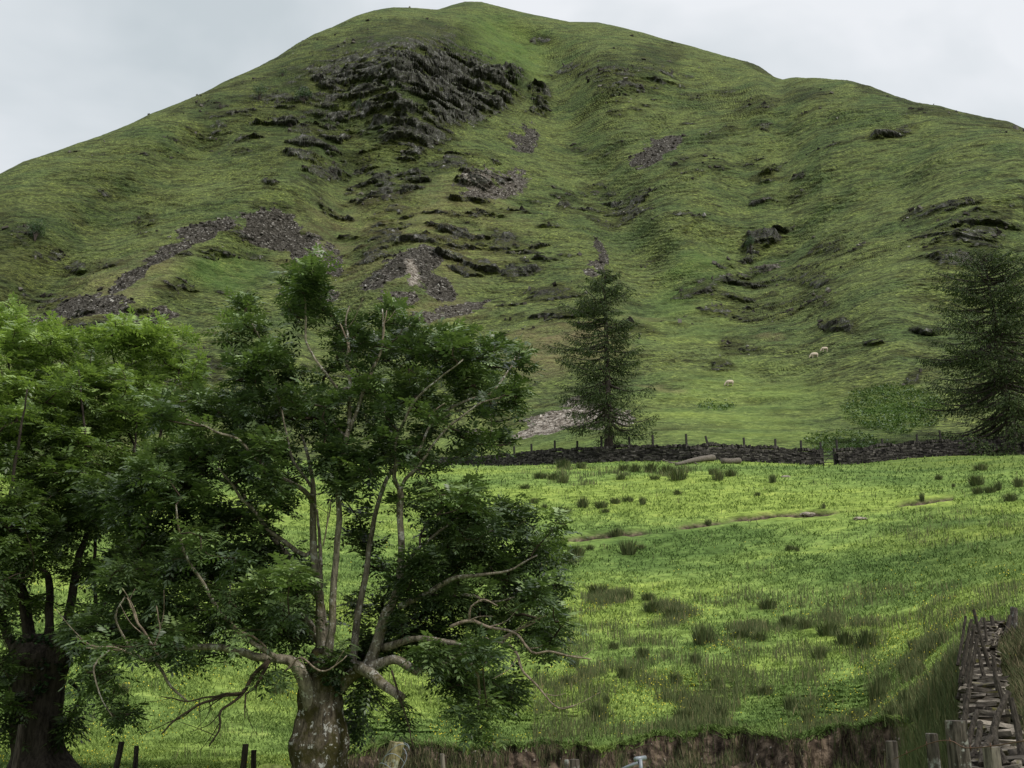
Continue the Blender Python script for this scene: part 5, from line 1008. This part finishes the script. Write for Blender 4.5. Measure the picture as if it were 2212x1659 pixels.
# loose boulders strewn over hillside scree: real blocks where the screes lie
SCR = screem.reshape(NR, NC); PAL = np.clip(pale, 0, 1).reshape(NR, NC); RK = rockm.reshape(NR, NC)
ii, jj = np.where((SCR[:row_b0] > .6)); sel = rg.rand(len(ii)) < .14; ii, jj = ii[sel], jj[sel]
keep = (jj < nd) ; ii, jj = ii[keep], jj[keep]
m_scree, t, b = material('scree_block', .95, .1); t.links.new(mixc(t, attr(t, 'pale'), ramp(t, attr(t, 'rnd'), [(0, (0.018, .016, .013)), (.7, (.062, .056, .047)), (.95, (.14, .13, .11)), (1, (.36, .34, .31))]), ramp(t, attr(t, 'rnd'), [(0, (.08, .066, .052)), (.6, (.21, .18, .15)), (1, (.45, .41, .36))])), b.inputs['Base Color'])
def strew(ii, jj, name, label, smin, smax, mat):
    n = len(ii); c = G[ii, jj] + rg.normal(0, .25, (n, 3)) * np.array([1, 1, 0]); rr_ = np.hypot(c[:, 0], c[:, 1]); s = (smin + (smax - smin) * rg.rand(n) ** 3) * np.clip(rr_ / 320, .35, 1.4)
    v = CUBE[None] * (1 + rg.uniform(-.35, .35, (n, 8, 3))) * (s[:, None] * np.stack([rg.uniform(.8, 1.5, n), rg.uniform(.7, 1.2, n), rg.uniform(.35, .8, n)], 1))[:, None, :]
    q = rg.normal(0, 1, (n, 4)); q[:, 0] += 1.5; q /= np.linalg.norm(q, axis=1)[:, None]; w, x, y, z = q.T
    M = np.stack([1-2*(y*y+z*z), 2*(x*y-z*w), 2*(x*z+y*w), 2*(x*y+z*w), 1-2*(x*x+z*z), 2*(y*z-x*w), 2*(x*z-y*w), 2*(y*z+x*w), 1-2*(x*x+y*y)], -1).reshape(-1, 3, 3)
    v = np.einsum('nij,nkj->nki', M, v) + c[:, None, :]
    o = mesh(name, v.reshape(-1, 3), (np.arange(n)[:, None, None] * 8 + CF[None]).reshape(-1, 4), None, mat, attrs={'rnd': np.repeat(rg.rand(n), 8), 'pale': np.repeat(PAL[ii, jj], 8)}); tag(o, kind='stuff', label=label); return o
strew(ii, jj, 'scree', 'dark loose scree stones spilling down the hillside', .22, .85, m_scree)
ii, jj = np.where((RK[:row_b0] > .25) & (bigr.reshape(NR, NC)[:row_b0] < .3)); sel = (rg.rand(len(ii)) < .03) & (jj < nd); ii, jj = ii[sel], jj[sel]
strew(ii, jj, 'outcrop_stones', 'scattered grey rocks poking through the hillside turf', .3, 1.5, m_scree)
ii, jj = np.where(outc.reshape(NR, NC)[:row_b0] > .12); sel = (rg.rand(len(ii)) < .012) & (jj < nd); ii, jj = ii[sel], jj[sel]
strew(ii, jj, 'loose_rocks', 'small pale rocks lying about the hillside grass', .25, .7, m_scree)
# ------------------------------------------------------------------ rush clumps
def rush_proto(seed, n=260):
    rs = np.random.RandomState(seed); a = rs.uniform(0, 2 * np.pi, n); r0 = rs.rand(n) ** .7 * .38; b0 = np.stack([np.cos(a) * r0, np.sin(a) * r0, np.full(n, -.05)], 1)
    out = np.stack([np.cos(a), np.sin(a), np.zeros(n)], 1) * (rs.uniform(.1, .55, n) * (.3 + r0 * 1.6))[:, None] + rs.normal(0, .05, (n, 3)); h = rs.uniform(.55, 1.05, n); s_ = np.stack([-np.sin(a + rs.normal(0, 1, n)), np.cos(a), np.zeros(n)], 1) * .016
    up = UP[None] * h[:, None]; V = np.stack([b0 - s_, b0 + s_, b0 + up * .55 + out * .4 + s_ * .8, b0 + up * .55 + out * .4 - s_ * .8, b0 + up + out], 1).reshape(-1, 3); k = np.arange(n)[:, None] * 5
    o = mesh('rush_clump', V, k + np.array([[0, 1, 2, 3]]), k + np.array([[3, 2, 4]]), m_rush, attrs={'rnd': np.repeat(rs.rand(n) * .8, 5)}); return o
protos = [rush_proto(s) for s in (1, 2, 3, 4)]
used_p = set()
RC = [(1217,1012,45,20),(1255,1012,30,14),(1167,1034,40,14),(1195,1036,34,14),(1135,1056,28,10),(1217,1043,30,16),(1346,1017,34,14),(1372,1019,34,16),(1405,1020,40,20),(1440,1022,40,18),(1464,1037,56,22),(1341,1036,26,12),(1416,1036,26,10),(1551,1037,34,24),(1578,1029,34,16),(1540,1025,22,14),(1669,1042,22,18),(1464,1068,24,10),(1636,1071,18,8),(1259,1096,36,22),(1300,1097,36,16),(1330,1088,30,14),(1356,1084,30,12),(1388,1090,18,18),(1212,1111,56,16),(1153,1088,28,14),(1308,1107,22,9),(1332,1158,36,18),(1357,1197,42,30),(1385,1187,24,12),(1245,1200,50,22),(1275,1188,24,10),(1531,1135,16,14),(1780,1098,10,12),(1992,1082,14,18),(2028,1036,22,10),(2110,1048,44,20),(2118,1016,38,14),(2113,1066,28,14),(2140,1064,28,14),(2157,1059,18,18),(2200,1051,26,20),(2183,1082,34,16),(2060,1052,10,8),(1706,1189,26,12),(1722,1191,14,10),
 (1520,1391,60,42),(1658,1315,50,22),(1700,1352,46,22),(1740,1358,46,24),(1790,1372,60,28),(1825,1392,52,30),(1872,1398,64,38),(1770,1423,40,26),(1895,1520,50,46),(1908,1488,40,34),(1389,1423,40,26),(1461,1475,34,24),(1348,1464,38,26),(1549,1484,24,20),(1502,1432,28,20),(1290,1283,58,22),(1400,1296,40,16),(1355,1293,40,16),(1407,1322,48,22),(1450,1334,46,24),(1294,1558,44,42),(1310,1520,20,20),(1705,1531,26,26),(1655,1500,40,22),(1480,1556,50,24),(1556,1550,40,26),(1600,1378,50,20),(1640,1384,46,20),(1930,1560,40,34),(1960,1530,44,34),(1850,1556,36,24),(1750,1560,40,24),(1240,1440,30,22),(1220,1480,26,18),(1176,1100,20,12),(1325,1402,30,16),(560,1120,30,12),(600,1500,34,22),(640,1240,26,12),(260,1500,40,22),(1010,1095,26,10),(1960,1455,40,26),(2000,1420,36,24),(1975,1400,30,20)]
BANDS = [(0, 1030, 'in the row hugging the foot of the far wall'), (1030, 1050, 'in the second row below the far wall'), (1050, 1103, 'in the open pasture above the little ditch'), (1103, 1240, 'beside or just below the little ditch'), (1240, 1375, 'in the upper part of the mid pasture rush band'), (1375, 1432, 'in the lower part of the mid pasture rush band'), (1432, 1512, 'in the buttercup grass below the rush band'), (1512, 1700, 'close above the eroded earth bank')]
NUM = ['first', 'second', 'third', 'fourth', 'fifth', 'sixth', 'seventh', 'eighth', 'ninth', 'tenth', 'eleventh', 'twelfth', 'thirteenth', 'fourteenth', 'fifteenth', 'sixteenth', 'seventeenth', 'eighteenth', 'nineteenth', 'twentieth', 'twenty first', 'twenty second', 'twenty third']
RL = {}
for lo_, hi_, wh in BANDS:
    mem = sorted([k_ for k_, q_ in enumerate(RC) if lo_ <= q_[1] < hi_], key=lambda k_: RC[k_][0])
    for n_, k_ in enumerate(mem): RL[k_] = '%s rush clump from left %s' % (NUM[n_], wh)
for i, (x, y, w, h) in enumerate(RC):
    p = hit(x, y)
    if p is None: continue
    k = math.hypot(p[0], p[1]) / F; pi_ = i % 4
    if pi_ not in used_p: o = protos[pi_]; used_p.add(pi_)
    else: o = protos[pi_].copy(); S.collection.objects.link(o)
    o.location = tuple(p); o.scale = (w * k / 1.15, w * k / 1.15, h * k / .92 * 1.1); o.rotation_euler = (0, 0, rnd.uniform(0, 6.28))
    far = y < 1215
    lab, grp = ('small dark rush clump in the upper pasture below the far wall', 'rush clumps of the upper pasture') if far else ('dark upright rush clump among buttercups in the lower pasture', 'rush clumps of the lower pasture')
    lab = RL[i]
    if (x, y) == (1520, 1391): lab = 'broad dark rush clump standing alone in mid pasture, largest of the lower ones'
    elif (x, y) == (1895, 1520): lab = 'tall rush clump leaning by a muddy patch near the slate wall'
    elif (x, y) == (1357, 1197): lab = 'bushy dark rush clump below the left end of the little ditch'
    elif (x, y) == (1551, 1037): lab = 'round rush clump just below the fallen logs'
    elif (x, y) == (1992, 1082): lab = 'lone upright rush tuft beside the right end of the ditch'
    tag(o, lab, 'rushes', grp)
# ------------------------------------------------------------------ bracken patches: leafy stuff on the slope
def wl(n, thr):
    L_ = lush.reshape(NR, NC); ii, jj = np.where((L_[:row_b0] > thr)); m = (jj < nd) & (DYG[ii, jj] > 820); ii, jj = ii[m], jj[m]; k = rg.choice(len(ii), min(n, len(ii))); return G[ii[k], jj[k]] + rg.normal(0, .15, (len(k), 3)) * np.array([1, 1, .5])
m_brk = leaf_mat('bracken_frond', (0.03, 0.06, 0.018), (0.06, 0.105, 0.03), (0.10, 0.16, 0.045), .2)
Pb = wl(7000, .12); n = len(Pb); d = rg.normal(0, 1, (n, 3)); d[:, 2] = np.abs(d[:, 2]) * .6; d /= np.linalg.norm(d, axis=1)[:, None]; w = np.cross(d, UP); w /= np.linalg.norm(w, axis=1)[:, None] + 1e-6; s0 = rg.uniform(.2, .45, n)[:, None]; Pb = Pb + UP * rg.uniform(.0, .45, n)[:, None] * (cl(Pb, 3, 8) > -.1)[:, None]
V = np.stack([Pb - w * s0 * .1, Pb + d * s0 * .5 - w * s0 * .28, Pb + d * s0, Pb + d * s0 * .5 + w * s0 * .28], 1).reshape(-1, 3); o = mesh('bracken', V, np.arange(len(V)).reshape(-1, 4), None, m_brk, attrs={'rnd': np.repeat(rg.rand(n), 4)}); tag(o, kind='stuff', label='bright green bracken on the lower slope beside the right larch')
# ------------------------------------------------------------------ sheep
m_wool, t, b = material('cream_wool', 1.0, .05); b.inputs['Base Color'].default_value = (.50, .42, .33, 1); bump(t, b, noise_tex(t, 18, 3, .6, objco(t)), .8, .03)
def sheep(x, y, face, scale, label, legdark=False):
    p = hit(x, y); T = Tubes(); f = face
    body = np.array([(-.58, 0, .62), (-.52, 0, .66), (-.35, 0, .70), (0, 0, .69), (.30, 0, .70), (.48, 0, .66), (.62, 0, .56), (.74, 0, .40), (.82, 0, .26), (.90, 0, .14), (.97, 0, .06)])
    rad = [.08, .20, .29, .31, .28, .22, .15, .12, .11, .085, .04]
    T.add(body * np.array([f, 1, 1]), rad, 14)
    for (lx, ly, kn) in [(.34, .14, .02), (.36, -.14, -.03), (-.40, .14, -.05), (-.42, -.14, -.02)]:
        T.add(np.array([(lx * f, ly, .55), ((lx + kn) * f, ly, .28), (lx * f, ly, -.04)]), [.10, .05, .035], 8)
    for s in (-1, 1): T.add(np.array([(.80 * f, s * .07, .31), (.79 * f, s * .17, .30)]), [.035, .012], 5)
    T.add(np.array([(-.58 * f, 0, .62), (-.64 * f, 0, .45)]), [.05, .02], 5)
    o = T.build('sheep', m_wool); md = o.modifiers.new('join', 'REMESH'); md.mode = 'VOXEL'; md.voxel_size = .03; md.use_smooth_shade = True
    o.location = tuple(p + np.array([0, 0, .02])); o.scale = (scale,) * 3; tag(o, label, 'sheep')
sheep(1760, 774, -1, 1.0, 'cream sheep grazing head down, larger of the upper pair on the slope')
sheep(1782, 760, -1, .85, 'small cream sheep above and right of its grazing neighbour')
sheep(1577, 834, -1, .95, 'pale sheep grazing alone lower on the slope, between the larches')
